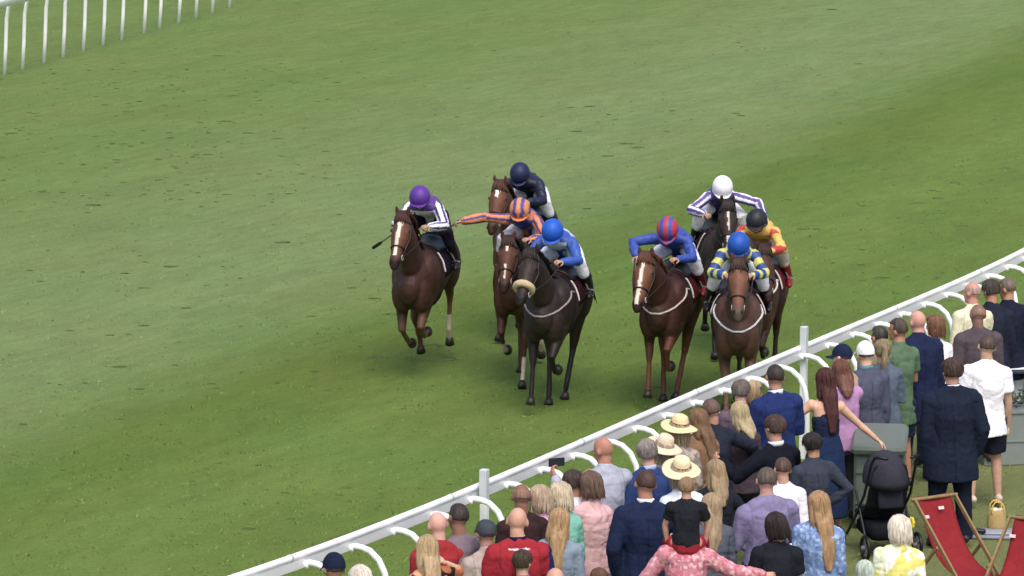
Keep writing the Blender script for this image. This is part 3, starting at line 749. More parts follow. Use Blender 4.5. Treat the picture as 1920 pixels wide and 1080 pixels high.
def horse(px, py, zref, xref, label, yaw, coat, legcol, poll=(1.27, 1.90), hpitch=60, hyaw=0, nyaw=0, legs=None, blaze=None, socks=(), mane='#1c1613',
          noseband='#1d1817', fluffy=None, breast='#cfc8bf', cloth='#4a1620', seed=0, tailpose=0, girthw=True, white=False, muzzle=None, headcol=None):
    """px, py: where the photograph shows the point (xref forward, zref up) of the horse"""
    p = at(px, py, zref); ya = R(yaw)
    loc = p - Matrix.Rotation(ya, 3, 'Z') @ Vector((xref, 0, 0)); loc.z = 0
    root = empty('racehorse', loc, ya); tag(root, label, 'horse', 'racehorses galloping in the race')
    coat = L(coat)*.80; legcol = L(legcol)*.85
    g = G()
    tr = [(-.86, 1.27, .11, .15), (-.76, 1.28, .21, .24), (-.60, 1.29, .275, .295), (-.42, 1.29, .295, .31), (-.18, 1.24, .278, .30), (.05, 1.205, .292, .335), (.25, 1.175, .29, .37), (.45, 1.175, .275, .39), (.62, 1.18, .262, .365), (.76, 1.15, .225, .305), (.87, 1.12, .155, .20)]
    g.tube([(x, 0, z) for x, z, a, b in tr], [(a, b) for x, z, a, b in tr], side=(0, 1, 0), n=24)
    pol = Vector((poll[0], 0, poll[1])); nb = Vector((.62, 0, 1.30))
    ny = math.tan(R(nyaw)); pol.y = (pol.x-.6)*ny
    c1 = nb.lerp(pol, .30)+Vector((.03, -.02*ny, -.02)); c2 = nb.lerp(pol, .62)+Vector((.0, 0, .02)); c3 = nb.lerp(pol, .9)+Vector((0, 0, .0))
    g.tube([Vector((.42, 0, 1.34)), nb, c1, c2, c3], [(.14, .22), (.155, .285), (.128, .235), (.095, .175), (.078, .135)], side=(0, 1, 0), n=18)
    # chest muscles
    for s in (-1, 1):
        g.ell((.77, s*.115, 1.06), (.15, .125, .24)); g.ell((.58, s*.17, 1.22), (.2, .11, .27)); g.ell((-.5, s*.15, 1.20), (.28, .15, .33))
    # head
    hp = R(hpitch); yr = Matrix.Rotation(R(hyaw+nyaw), 3, 'Z')
    hf = yr @ Vector((math.cos(hp), 0, -math.sin(hp))); hu = yr @ Vector((math.sin(hp), 0, math.cos(hp)))     # along the face; out of the forehead
    M = frame(hf, hu); h0 = pol + hf*(-.02)
    def H3(x, y, z): return h0 + M @ Vector((x, y, z))
    hr = [(-.02, -.03, .068, .08), (.08, -.035, .100, .114), (.19, -.04, .114, .130), (.28, -.04, .103, .124), (.37, -.03, .080, .096), (.46, -.022, .067, .075), (.54, -.02, .068, .069), (.60, -.022, .065, .062), (.64, -.03, .048, .042)]
    g.tube([H3(x, 0, z) for x, z, a, b in hr], [(a, b) for x, z, a, b in hr], side=M @ Vector((0, 1, 0)), n=18)
    for s in (-1, 1):
        g.ell(H3(.20, s*.055, -.085), (.11, .045, .08), M); g.ell(H3(.185, s*.085, .015), (.045, .028, .03), M); g.ell(H3(.575, s*.038, .012), (.035, .024, .03), M)
        g.tube([H3(-.01, s*.052, .02), H3(-.045, s*.066, .06), H3(-.075, s*.072, .10), H3(-.092, s*.066, .125)], [(.032, .024), (.036, .022), (.026, .016), (.008, .008)], side=M @ Vector((0, 1, 0)), n=10)
    g.ell(H3(.56, 0, -.075), (.06, .042, .03), M)
    # legs
    hoofs = []; bones = []
    for key, (sx, sz) in (('FR', (.60, .98)), ('FL', (.60, .98)), ('HR', (-.38, 1.02)), ('HL', (-.38, 1.02))):
        q = legs[key]; s = 1 if key[1] == 'L' else -1; fr = key[0] == 'F'
        a = Vector((sx + q.get('dx', 0), s*(.155 if fr else .17), sz + q.get('dz', 0))); out_ = q.get('y', 0)
        ln = (.43, .30, .125) if fr else (.45, .41, .13); J = [a]
        if q.get('st'):          # a leg that bears weight reaches the turf
            drop = sum(l_*math.cos(R(an)) for l_, an in zip(ln, q['a'])); kk = min(1.09, max(.9, (a.z-.058)/(drop*.992))); ln = tuple(l_*kk for l_ in ln)
        for i, an in enumerate(q['a']):
            J.append(J[-1]+Vector((math.sin(R(an)), s*(-.06 if i == 0 else -.02)+out_*(.5 if i else .5), -math.cos(R(an)))).normalized()*ln[i])
        if fr:
            g.tube([a+Vector((-.04, -s*.02, .16)), a, J[0].lerp(J[1], .55), J[1], J[1].lerp(J[2], .3), J[2], J[3]], [(.12, .14), (.105, .125), (.066, .078), (.046, .052), (.029, .034), (.033, .038), (.03, .033)], side=(0, 1, 0), n=12)
        else:
            g.tube([a+Vector((-.06, -s*.03, .22)), a, J[0].lerp(J[1], .5), J[1], J[1].lerp(J[2], .3), J[2], J[3]], [(.14, .21), (.12, .17), (.072, .098), (.045, .066), (.031, .038), (.034, .040), (.031, .034)], side=(0, 1, 0), n=12)
        hoofs.append((J[2], J[3], key)); bones.append((J[0], J[1], J[2], J[3], key))
    nE = {}
    Hi = np.array(M); hc0 = np.array(h0)
    def cf(V):
        n = vnoise(V, 6, seed); n2 = vnoise(V, 18, seed+1)
        C = coat*(1+.14*n+.07*n2)[:, None]
        for a, b_, c_, d_, key in bones:
            dm = np.minimum(seg_coords(V, b_, c_)[0], seg_coords(V, c_, d_)[0]); up = seg_coords(V, a, b_)
            w = np.clip((.085-dm)/.03, 0, 1)[:, None]; C = C*(1-w)+legcol*w
            w2 = np.clip((.11-up[0])/.03, 0, 1)*np.clip((up[1]-.45)/.4, 0, 1); w2 = w2[:, None]; C = C*(1-w2)+(legcol*.7+coat*.3)*w2
            if key in socks:
                dd = seg_coords(V, c_ if key not in ('x',) else b_, d_)[0]; d3 = seg_coords(V, np.array(b_)*.35+np.array(c_)*.65, c_)[0]
                C[(dd < .06) | (d3 < .05)] = L('#b9aa96')
        q = (V-hc0) @ Hi
        inh = (q[:, 0] > -.08) & (np.abs(q[:, 1]) < .16) & (q[:, 2] > -.22) & (q[:, 2] < .16) & (q[:, 0] < .75)
        if headcol:
            w = (np.clip((q[:, 2]+.20)/.12, 0, 1)*np.clip((q[:, 0]+.08)/.08, 0, 1)*inh*.85)[:, None]; C = C*(1-w)+L(headcol)*.85*w*(1+.1*n2[:, None])
        f = np.clip((q[:, 0]-.47)/.12, 0, 1)*inh; mz = L(muzzle) if muzzle else coat*.45; C = C*(1-f[:, None])+mz*f[:, None]
        if blaze:
            for (x0, x1, w0, w1, yo) in blaze:
                t = np.clip((q[:, 0]-x0)/(x1-x0), 0, 1); wd = w0+(w1-w0)*t + .006*vnoise(V, 30, 4)
                m = inh & (q[:, 0] > x0) & (q[:, 0] < x1) & (np.abs(q[:, 1]-yo) < wd) & (q[:, 2] > .012)
                C[m] = L('#cfc6ba')
        m = inh & (np.linalg.norm((q-np.array([.585, 0, .02]))/np.array([.02, 1, 1]), axis=1) < 1) & (np.abs(np.abs(q[:, 1])-.040) < .014) & (q[:, 2] > 0); C[m] = L('#120e0c')
        return C
    body = finish('body', g, 'coat', root, cf, voxel=.0145, sm=5, disp=lambda V: .003*vnoise(V, 9, seed)+.0022*vnoise(V, 17, seed)-.004*np.clip(1-np.abs(vnoise(V*np.array([1, 1, .7]), 4.5, seed+3))*6, 0, 1))
    bv = bvh_of(body)
    for a, b_, key in hoofs:
        d = (b_-a).normalized(); gh = G(); gh.tube([b_-d*.012, b_+d*.03, b_+d*.075], [(.040, .042), (.050, .055), (.058, .066)], side=(0, 1, 0), n=14, round_=False)
        finish('hoof', gh, 'leather', root, L('#2b2521'))
    for s in (-1, 1):
        ge = G(); ge.ell(H3(.18, s*.109, .012), (.022, .014, .018), M, 12, 8); finish('eye', ge, 'leather', root, L('#0c0908'))
    # mane, forelock and tail
    gm = G()
    for i in range(44):
        t = i/43; p0 = nb.lerp(pol, t*.98+.02); top = skin_at(bv, p0, (-.45, 0, .9), -.012, .8)
        if top is None: continue
        sw = .022*math.sin(i*1.7+seed)+.012*math.sin(i*4.1); ln = 1+.25*math.sin(i*2.9)
        gm.tube([top+Vector((0, -.01, 0)), top+Vector((-.02, .035+sw*.5, .018)), top+Vector((-.045-.02*ln, .065+sw, -.03)), top+Vector((-.06-.03*ln, .085+sw, -.10*ln))], [.017, .016, .012, .004], n=6)
    mc = L(mane)
    finish('mane', gm, 'hair', root, lambda V: mc*(1+.3*vnoise(V, 30, seed)[:, None]))
    gm = G()
    for i in range(7):
        o = (i-3)*.016; gm.tube([H3(-.06, o*.6, .05), H3(-.01, o, .095), H3(.06, o*1.4, .085), H3(.11+.02*math.sin(i*2), o*1.6, .075)], [.018, .02, .014, .005], n=7)
    finish('forelock', gm, 'hair', root, lambda V: (mc*.6+coat*.4)*(1+.3*vnoise(V, 40, seed)[:, None]))
    gt = G(); tp = Vector((-.84, 0, 1.44))
    for i in range(26):
        a = i*2.4; r = .012+.034*math.sqrt(i/26); e = Vector((0, math.cos(a)*r, math.sin(a)*r)); ln = .75+.25*math.sin(i*1.3)
        gt.tube([tp+e*.5, tp+Vector((-.12, 0, .01))+e, tp+Vector((-.30, tailpose*.03, -.10))+e*1.6, tp+Vector((-.30-.30*ln, tailpose*.08, -.12-.26*ln))+e*2.2, tp+Vector((-.34-.52*ln, tailpose*.13, -.16-.46*ln))+e*2.4], [.02, .022, .022, .016, .004], n=6)
    finish('tail', gt, 'hair', root, lambda V: mc*(1+.35*vnoise(V*np.array([.4, 1, 1]), 30, seed)[:, None]))
    # bridle
    br = L(noseband); 
    def ring(x, r=.010, z0=-.04, tilt=0, col=br, nm='noseband', par=None, n=22):
        P = []
        for i in range(n):
            u = 2*math.pi*i/n; d = M @ Vector((0, math.cos(u), math.sin(u))); P.append(skin_at(bv, H3(x+tilt*math.sin(u), 0, z0), d, r*.6, .4) or None)
        return strap(nm, bv, P, r, 'leather', col, par or root, closed=True)
    bridle = ring(.40, .010, nm='bridle')
    for s in (-1, 1):
        pts = [H3(-.02, s*.06, .03), skin_at(bv, H3(.07, 0, -.02), M @ Vector((0, s, .1)), .008, .4), skin_at(bv, H3(.22, 0, -.04), M @ Vector((0, s, -.15)), .008, .4), skin_at(bv, H3(.36, 0, -.04), M @ Vector((0, s, -.2)), .008, .4), skin_at(bv, H3(.485, 0, -.03), M @ Vector((0, s, -.35)), .008, .4)]
        strap('cheekpiece', bv, pts, .009, 'leather', br, bridle)
        gb = G(); c = skin_at(bv, H3(.495, 0, -.035), M @ Vector((0, s, -.35)), .012, .4) or H3(.495, s*.065, -.05)
        gb.tube([c + M @ Vector((.03*math.cos(u), 0, .03*math.sin(u))) for u in [2*math.pi*i/14 for i in range(14)]], .005, n=6, closed=True); finish('bit_ring', gb, 'paint', bridle, L('#b8b8b4'))
    strap('browband', bv, [skin_at(bv, H3(.075, 0, -.02), M @ Vector((0, math.cos(R(a)), math.sin(R(a)))), .008, .4) for a in range(0, 181, 20)], .010, 'leather', br, bridle)
    if fluffy:
        P = []
        for i in range(24):
            u = 2*math.pi*i/24; d = M @ Vector((0, math.cos(u), math.sin(u))); P.append((skin_at(bv, H3(.43, 0, -.025), d, .018, .4)) or H3(.43, 0, 0))
        gf = G(); gf.tube(P, .042, n=12, closed=True); fc = L(fluffy)
        finish('sheepskin_noseband', gf, 'straw', root, lambda V: fc*(1+.12*vnoise(V, 30, 2)[:, None]), disp=lambda V: .006*vnoise(V, 38, 1))
    # breastplate and girth
    if breast:
        P = []
        for a in range(-115, 116, 10):
            z = 1.17 + .20*abs(math.sin(R(a)))**1.6; d = Vector((math.cos(R(a)), math.sin(R(a)), 0)); P.append(skin_at(bv, (.45, 0, z), d, .010, 1.2))
        strap('breastplate', bv, P, .012, 'cloth', L(breast), root)
    if girthw:
        P = [skin_at(bv, (.33, 0, 1.25), (0, math.sin(R(a)), math.cos(R(a))), .004, 1.2) for a in range(0, 360, 12)]
        strap('girth', bv, P, .022, 'cloth', L('#dedad2' if white else '#2a2226'), root, closed=True)
    # saddlecloth, number cloth, saddle, stirrups
    if cloth:
        cl = patch('saddlecloth', bv, [-.42, -.3, -.18, -.06, .06, .18, .28], list(range(-112, 113, 8)), .014, 'cloth', wash(L(cloth), 3), root, azis=(0, 1.30))
        for s in (-1, 1):      # the white printing on each flap
            for (x0, x1, a0, a1) in ((-.30, -.27, 62, 92), (-.24, -.20, 60, 70), (-.24, -.20, 82, 94), (-.16, -.13, 60, 92), (-.30, -.12, 97, 102)):
                patch('printed_mark', bv, [x0, (x0+x1)/2, x1], [s*a0, s*(a0+a1)/2, s*a1] if s > 0 else [-a1, -(a0+a1)/2, -a0], .019, 'cloth', L('#c9c2c0'), cl, thick=.003, azis=(0, 1.30))
        for a0, a1 in ((-100, -52), (52, 100)):
            strap('piping', bv, [skin_at(bv, (.285, 0, 1.30), (0, math.sin(R(a0+(a1-a0)*i/8)), math.cos(R(a0+(a1-a0)*i/8))), .022, 1.2) for i in range(9)], .011, 'cloth', L('#d8d2cc'), cl)
    sd_ = patch('saddle', bv, [-.26, -.2, -.1, 0, .1, .16, .2], list(range(-58, 59, 8)), .032, 'leather', L('#17130f'), root, thick=.02, azis=(0, 1.30))
    return root, bv, dict(bit=[H3(.495, s*.07, -.05) for s in (-1, 1)], loc=loc, yaw=ya, M=M, h0=h0)

RH = Vector((0, 0, 0))
def jockey(hr, info, label, helmet, top, dz=0, dx=0, hd=10, hturn=0, armR=None, armL=None, breech='#dfdde4', seed=0, skin='#b98d76', roll=0, lean=0, boots='#1b181a', gloves=None, whip=None):
    """sits over the horse: the same ground point and heading, knees up, back flat, hands on the neck"""
    root = empty('jockey', info['loc'], info['yaw']); tag(root, label, 'person', 'jockeys riding in the race')
    o = Vector((dx, 0, dz)); V = Vector
    J = dict(pel=V((-.32, 0, 1.75))+o, waist=V((-.21, 0, 1.83))+o, chest=V((-.06, 0, 1.885))+o, up=V((.10, 0, 1.905))+o, nb=V((.20, 0, 1.925))+o)
    J['head'] = J['nb'] + V((.125, 0, .10))
    rz = Matrix.Rotation(R(roll), 3, 'Z')
    J['shL'] = V((.13, .185, 1.885))+o; J['shR'] = V((.13, -.185, 1.885))+o
    if roll:
        for n in ('shL', 'shR'):
            q = J[n]-J['up']; J[n] = J['up'] + Matrix.Rotation(R(roll), 3, 'Z') @ q
    dl = (V((.34, .31, 1.68)), V((.62, .11, 1.74))); dr = (V((.34, -.31, 1.68)), V((.62, -.11, 1.74)))
    l = armL or dl; r = armR or dr
    J['elL'], J['wrL'] = [V(q)+(o if armL is None else V()) for q in l]; J['elR'], J['wrR'] = [V(q)+(o if armR is None else V()) for q in r]
    for S, s in (('L', 1), ('R', -1)):
        # keep the arm's real lengths
        J['el'+S] = J['sh'+S] + (J['el'+S]-J['sh'+S]).normalized()*.28; J['wr'+S] = J['el'+S]+(J['wr'+S]-J['el'+S]).normalized()*.255
        J['hip'+S] = V((-.31, s*.10, 1.73))+o; J['kn'+S] = V((.07, s*.265, 1.62))+o*.5; J['an'+S] = V((-.20, s*.325, 1.30)); J['toe'+S] = V((-.06, s*.345, 1.235))
    hr_ = Matrix.Rotation(R(hturn), 3, 'Z'); J['hf'] = hr_ @ V((math.cos(R(hd)), 0, -math.sin(R(hd)))); J['hu'] = hr_ @ V((math.sin(R(hd)), 0, math.cos(R(hd))))
    t = dict(style='silks', col=top(J) if callable(top) else L(top))
    figure(root, J, .98, .93, False, L(skin), None, t, dict(style='breeches', col=breech), helmet, shoes=boots, seed=seed, curl=1.1,
           inw={'L': V((0, -.3, -1)), 'R': V((0, .3, -1))})
    # reins from both hands to the bit belong to the horse
    for i, S in ((0, 'R'), (1, 'L')):
        far_ = (J['wr'+S]-V((.6, 0, 1.7))).length > .45
        a = J['wr'+('L' if (far_ and S == 'R') else ('R' if far_ else S))] + V((.07, 0, -.02)); b = info['bit'][i]
        g = G(); m = a.lerp(b, .5)+V((0, (-.02 if i == 0 else .02), -.03)); g.tube([a, m, b], .0075, n=6); finish('rein', g, 'leather', hr, L('#2a211c'))
    for s in (-1, 1):
        g = G(); y = s*.335; g.tube([(-.02, s*.24, 1.52), (-.08, s*.31, 1.36), (-.13, y, 1.27)], .010, n=6); g.tube([(-.13, y-.05, 1.23), (-.13, y-.045, 1.30), (-.13, y+.045, 1.30), (-.13, y+.05, 1.23)], .007, n=6, closed=True)
        finish('stirrup', g, 'leather', hr, L('#8d8d8c'))
    if whip:
        a, b, lab = whip; wr = empty('whip', info['loc'], info['yaw']); tag(wr, lab, 'whip', 'whips held by the jockeys')
        dv = V(b)-V(a); a = J['wrR'] + (J['wrR']-J['elR']).normalized()*.085; b = a+dv; a = a-dv*.12; g = G(); g.tube([a, a.lerp(b, .3)], [.011, .010], n=8); finish('grip', g, 'leather', wr, L('#2a2a26'))
        g = G(); g.tube([a.lerp(b, .3), a.lerp(b, .75)], [.008, .007], n=8); finish('shaft', g, 'leather', wr, L('#3a3f38'))
        g = G(); g.tube([a.lerp(b, .74), a.lerp(b, .8), b], [(.010, .010), (.022, .010), (.020, .008)], n=8); finish('padded_tip', g, 'leather', wr, L('#1d2018'))
    return root, J

def arm_id(V, J):
    d = {}
    for S in 'LR':
        a = seg_coords(V, J['sh'+S], J['el'+S]); b = seg_coords(V, J['el'+S], J['wr'+S]); d[S] = (a, b)
    sp = np.minimum(seg_coords(V, J['pel'], J['chest'])[0], seg_coords(V, J['chest'], J['nb'])[0])-.10
    aL = np.minimum(d['L'][0][0], d['L'][1][0]); aR = np.minimum(d['R'][0][0], d['R'][1][0]); am = np.minimum(aL, aR)
    isarm = (am < sp+.045) & (np.abs(V[:, 1]) > .13) 
    left = aL < aR
    ang = np.where(left, np.where(d['L'][0][0] < d['L'][1][0], d['L'][0][2], d['L'][1][2]), np.where(d['R'][0][0] < d['R'][1][0], d['R'][0][2], d['R'][1][2]))
    tt = np.where(left, np.where(d['L'][0][0] < d['L'][1][0], d['L'][0][1], 1+d['L'][1][1]), np.where(d['R'][0][0] < d['R'][1][0], d['R'][0][1], 1+d['R'][1][1]))
    return isarm, left, ang, tt
def silks(body, arm=None, arm2=None, mode='plain', body2=None, bmode='plain', cuffc=None):
    body = L(body); arm = L(arm) if arm else body; arm2 = L(arm2) if arm2 else arm
    b2 = L(body2) if body2 else body
    def mk(J):
        def f(V):
            isarm, left, ang, tt = arm_id(V, J); C = np.tile(body, (len(V), 1))
            if bmode == 'stripes': C[(np.floor(V[:, 1]/.055+.5).astype(int) % 2) == 0] = b2
            if bmode == 'yoke': C[V[:, 2] < 1.86+(J['up'][2]-1.905)] = b2
            if bmode == 'patches': C[vnoise(V, 8, 11) > .05] = b2
            if bmode == 'chevrons': C[(np.floor((V[:, 0]-np.abs(V[:, 1])*.8+V[:, 2])/.07).astype(int) % 2) == 0] = b2
            if bmode == 'cuffs': pass
            A = np.tile(arm, (len(V), 1))
            if mode == 'length': A[((ang+math.pi)/(2*math.pi)*5) % 1 < .42] = arm2
            if mode == 'hoops': A[(np.floor(tt*3.4).astype(int) % 2) == 0] = arm2
            if mode == 'patches': A[vnoise(V, 10, 12) > .05] = arm2
            if mode == 'diamonds': A[(np.sin(tt*9)+np.cos(ang*2)) > .3] = arm2
            C[isarm] = A[isarm]
            lu = C.mean(1, keepdims=True); C = (C*.84+lu*.16)*(.84+.16*np.minimum(1, lu/.6))
            return C*(1+.05*vnoise(V, 9, 1)[:, None])
        return f
    return mk

CH, CHL = '#4a2a20', '#6b4430'      # dark chestnut, its legs
BAY, BLK = '#46271c', '#14100f'
# each leg: a = the angles of forearm/gaskin, cannon, pastern from straight down, + is forward
POUND = dict(FR=dict(a=(18, 16, 22)), FL=dict(a=(52, -40, -85), y=-.05), HR=dict(a=(12, 24, 36), dx=.26, y=.10), HL=dict(a=(2, 26, 30), dx=.16, y=-.12))
GATHER = dict(FR=dict(a=(28, -42, -75)), FL=dict(a=(10, -38, -95)), HR=dict(a=(-6, 22, 38), dx=.10), HL=dict(a=(-38, 6, -10)))
REACH = dict(FR=dict(a=(24, 22, 30), st=1), FL=dict(a=(42, -58, -95)), HR=dict(a=(-20, 16, 30), dx=.12), HL=dict(a=(-30, 10, 22), dx=.06))
STRIDE = dict(FR=dict(a=(20, 17, 28), st=1), FL=dict(a=(48, 2, -30)), HR=dict(a=(-42, -2, -20)), HL=dict(a=(-16, 20, 34), dx=.14))
FOLD = dict(FR=dict(a=(48, -40, -95)), FL=dict(a=(8, 4, 20)), HR=dict(a=(-30, 14, 24), dx=.04), HL=dict(a=(-46, -20, -60)))
YAW = -101.0
def field():
    W = '#e6e6ee'
    # 1 purple cap, chestnut with a broad blaze, all feet off the ground
    h, bv, i = horse(787, 347, 2.28, .33, 'dark chestnut horse with a broad white blaze, leftmost runner under the purple cap', YAW-1, '#452c25', '#6b4a39', poll=(1.18, 2.00), hpitch=52, hyaw=-4,
        legs=dict(FR=dict(a=(20, -56, -72), y=.03, dz=.02), FL=dict(a=(36, -62, -95), y=-.03, dz=.02), HR=dict(a=(14, -46, -20), dx=.24, y=-.06, dz=.02), HL=dict(a=(-34, 4, -20), dz=.14)), headcol='#69422f', blaze=[(.06, .14, .040, .028, .002), (.14, .52, .026, .016, 0)], socks=('HL',), mane='#3a1d14', breast=None, cloth='#231a2c', seed=1, tailpose=-3)
    jockey(h, i, 'jockey in a plain purple cap with white striped sleeves on the leftmost horse', ('helmet', '#56308a'), silks('#5b2f92', '#e9e8f0', '#40347a', 'length', '#e9e8f0', 'yoke'), seed=1, hd=22, hturn=4, breech='#2a2036', dz=.09,
           whip=((.62, -.20, 1.66), (.50, -.62, 1.36), 'thin dark whip pointing down beside the blazed chestnut horse'))
    # 2 navy, behind
    h, bv, i = horse(975, 302, 2.20, .33, 'chestnut horse with a white star, mostly hidden behind the striped cap runner', YAW-3, '#5a392b', '#523425', poll=(1.20, 1.99), hpitch=50, headcol='#6a4230', legs=STRIDE, blaze=[(.10, .20, .030, .022, 0)], seed=2, mane='#3a2015', nyaw=-3, breast=None, cloth='#1c2034')
    jockey(h, i, 'jockey in plain navy cap and navy silks, rearmost of the left hand runners', ('helmet', '#1d2346'), silks('#1b2140'), seed=2, hd=40, breech='#dcdbe6', dz=.0,
           whip=((.58, -.16, 1.68), (.46, -.42, 1.30), 'thin dark whip hanging from the hand of the navy jockey'))
    # 3 orange and purple stripes, arm flung out
    h, bv, i = horse(975, 373, 2.17, .33, 'bay horse with a small star, under the orange and purple striped cap', YAW+1, '#4e2d24', '#4c3024', poll=(1.22, 1.78), hpitch=48, nyaw=2,
        legs=dict(FR=dict(a=(40, -40, -80)), FL=dict(a=(14, 12, 24), st=1), HR=dict(a=(-10, 16, 30), dx=.1, y=.1, st=1), HL=dict(a=(-40, 6, -30), y=-.1)), headcol='#5c382b', blaze=[(.10, .17, .014, .012, 0), (.34, .52, .010, .010, .0)], socks=('FL', 'FR', 'HL'), seed=3, breast=None, cloth='#3a1824')
    jockey(h, i, 'jockey in an orange and purple striped cap with one orange sleeve stretched out sideways', ('helmet', '#e08a4a', None), silks('#2c3a92', '#e0843e', '#4a3a8c', 'length', '#c8683c', 'patches'), seed=3, hd=30,
           armR=((.22, -.50, 1.93), (.30, -.80, 1.86)), roll=-12,
           whip=((.40, -.80, 1.83), (.30, -1.0, 1.66), 'thin whip held in the outstretched hand of the striped cap jockey'))
    # 4 sheepskin noseband, leader
    h, bv, i = horse(1036, 411, 2.18, .33, 'near-black leading horse wearing a fluffy cream sheepskin noseband', YAW-2, '#322724', '#201d1d', poll=(1.27, 1.90), hpitch=46, hyaw=-2, nyaw=-3,
        legs=dict(FR=dict(a=(20, 15, 20), y=-.02, dz=.03), FL=dict(a=(46, -48, -85), y=-.04), HR=dict(a=(12, 24, 30), dx=.24, y=.12, st=1), HL=dict(a=(-6, 22, 10), dx=.12, y=-.16)), fluffy='#bfab8c', seed=4, breast='#8f8583', cloth='#3f1424')
    jockey(h, i, 'jockey in a plain royal blue cap and blue silks on the leading near-black horse', ('helmet', '#1d55b8'), silks('#b9c4dc', '#1f53b4', None, 'plain', '#1f53b4', 'patches'), seed=4, hd=36, breech='#e4e4ee')
    # 5 red and blue striped cap
    h, bv, i = horse(1252, 408, 2.17, .33, 'chestnut horse with a long white blaze, under the red and blue striped cap', YAW-2, '#462b24', '#6b4030', poll=(1.28, 1.83), hpitch=52, nyaw=-5,
        legs=dict(FR=dict(a=(16, 14, 18), dz=.08), FL=dict(a=(56, -34, -90), y=-.05), HR=dict(a=(10, 22, 30), dx=.24, y=.12, st=1), HL=dict(a=(0, 26, 26), dx=.12, y=-.16, st=1)), headcol='#744a33', blaze=[(.05, .18, .030, .020, 0), (.18, .60, .018, .026, -.004)], seed=5, mane='#5a3220', breast='#b5aca6', cloth='#5c1a24')
    jockey(h, i, 'jockey in a red and blue striped cap, head down and elbows wide over the chestnut', ('helmet', '#2f4fa8'), silks('#2348a8'), seed=5, hd=52, breech='#dcdce8', boots='#5e1c20', armR=((.30, -.46, 1.86), (.56, -.30, 1.70)))
    # 6 white cap, dark horse behind
    h, bv, i = horse(1355, 327, 2.20, .33, 'dark brown horse with a narrow white stripe, behind under the white cap', YAW+12, '#352a24', '#1e1a18', poll=(1.22, 1.93), hpitch=56, legs=STRIDE, blaze=[(.10, .18, .020, .012, .004), (.18, .34, .009, .008, .004), (.40, .56, .035, .03, .01)], seed=6, breast=None, cloth='#4a1824')
    jockey(h, i, 'jockey in a plain white cap with purple silks and long white striped sleeves', ('helmet', '#e8e8ee'), silks('#4a3580', '#54409a', '#e9e8f2', 'length'), seed=6, hd=34, armL=((.16, .50, 1.80), (.26, .56, 1.55)), armR=((.32, -.40, 1.74), (.58, -.20, 1.74)), roll=8)
    # 7 black cap, red and yellow
    h, bv, i = horse(1419, 395, 2.16, .33, 'bay horse behind the blue capped runner, nearest the rail at the back', YAW+1, '#4a2c22', '#2a1c18', poll=(1.24, 1.82), hpitch=48, nyaw=16, legs=REACH, seed=7, breast='#c9c2ba', cloth='#6a1c26')
    jockey(h, i, 'jockey in a black cap with yellow and red silks nearest the running rail', ('helmet', '#23252b'), silks('#dcb548', '#c0332c', '#e3b64a', 'patches'), seed=7, hd=16, hturn=-10, breech='#b9aaa0', boots='#7c1f22')
    # 8 blue cap, yellow and blue
    h, bv, i = horse(1385, 437, 2.17, .33, 'light bay horse with a white breastplate, nearest the rail under the royal blue cap', YAW+8, '#553a2f', '#7a5a49', poll=(1.24, 1.95), hpitch=56,
        legs=dict(FR=dict(a=(12, 8, 10), st=1), FL=dict(a=(30, -30, -60)), HR=dict(a=(-20, 10, 10), st=1), HL=dict(a=(-30, 5, 10))), seed=8, headcol='#7a4f3c', breast='#c4c0c2', cloth='#5a1a26', muzzle='#4a4038')
    jockey(h, i, 'jockey in a royal blue cap with yellow and blue zigzag sleeves', ('helmet', '#1f50a8'), silks('#24468f', '#cdce58', '#23489a', 'hoops', '#c8c95a', 'chevrons'), seed=8, hd=38, breech='#e2e2ee')
_old = make_hat
def make_hat(root, M, c, k, kind, col, band=None, **kw):
    return _old(root, M, c, k, kind, col, band, **kw)
field()
# the striped caps: recolour in their own coordinates
def restripe(label_bit, base, stripe, w_, rim=None):
    for o in bpy.data.objects:
        if o.get('label', '').startswith(label_bit):
            hm = [c for c in o.children if c.name.startswith('helmet')][0]; me = hm.data; n = len(me.vertices)
            V = np.empty(n*3, dtype=np.float32); me.vertices.foreach_get('co', V); V = V.reshape(-1, 3)
            C = np.tile(L(base), (n, 1)); y = V[:, 1]-V[:, 1].mean(); C[np.floor(y/w_+.5).astype(int) % 2 == 0] = L(stripe)
            if rim: C[V[:, 2] < V[:, 2].min()+.045] = L(rim)
            me.color_attributes['Col'].data.foreach_set('color', np.hstack([C, np.ones((n, 1))]).astype(np.float32).ravel())
restripe('jockey in an orange', '#4e4288', '#d08a50', .046, '#c8753e')
restripe('jockey in a red and', '#34509a', '#b03648', .048)
# ------------------------------------------------------------------ the crowd at the rail
PK = L('#d9a48c'); TAN = L('#c08a68'); FAIR = L('#dcb294'); RED_ = L('#cf8f7c')
def J_(c, st='jacket', **k): return dict(style=st, col=c, **k)
T = lambda c: dict(style='trousers', col=c)
S_ = spectator
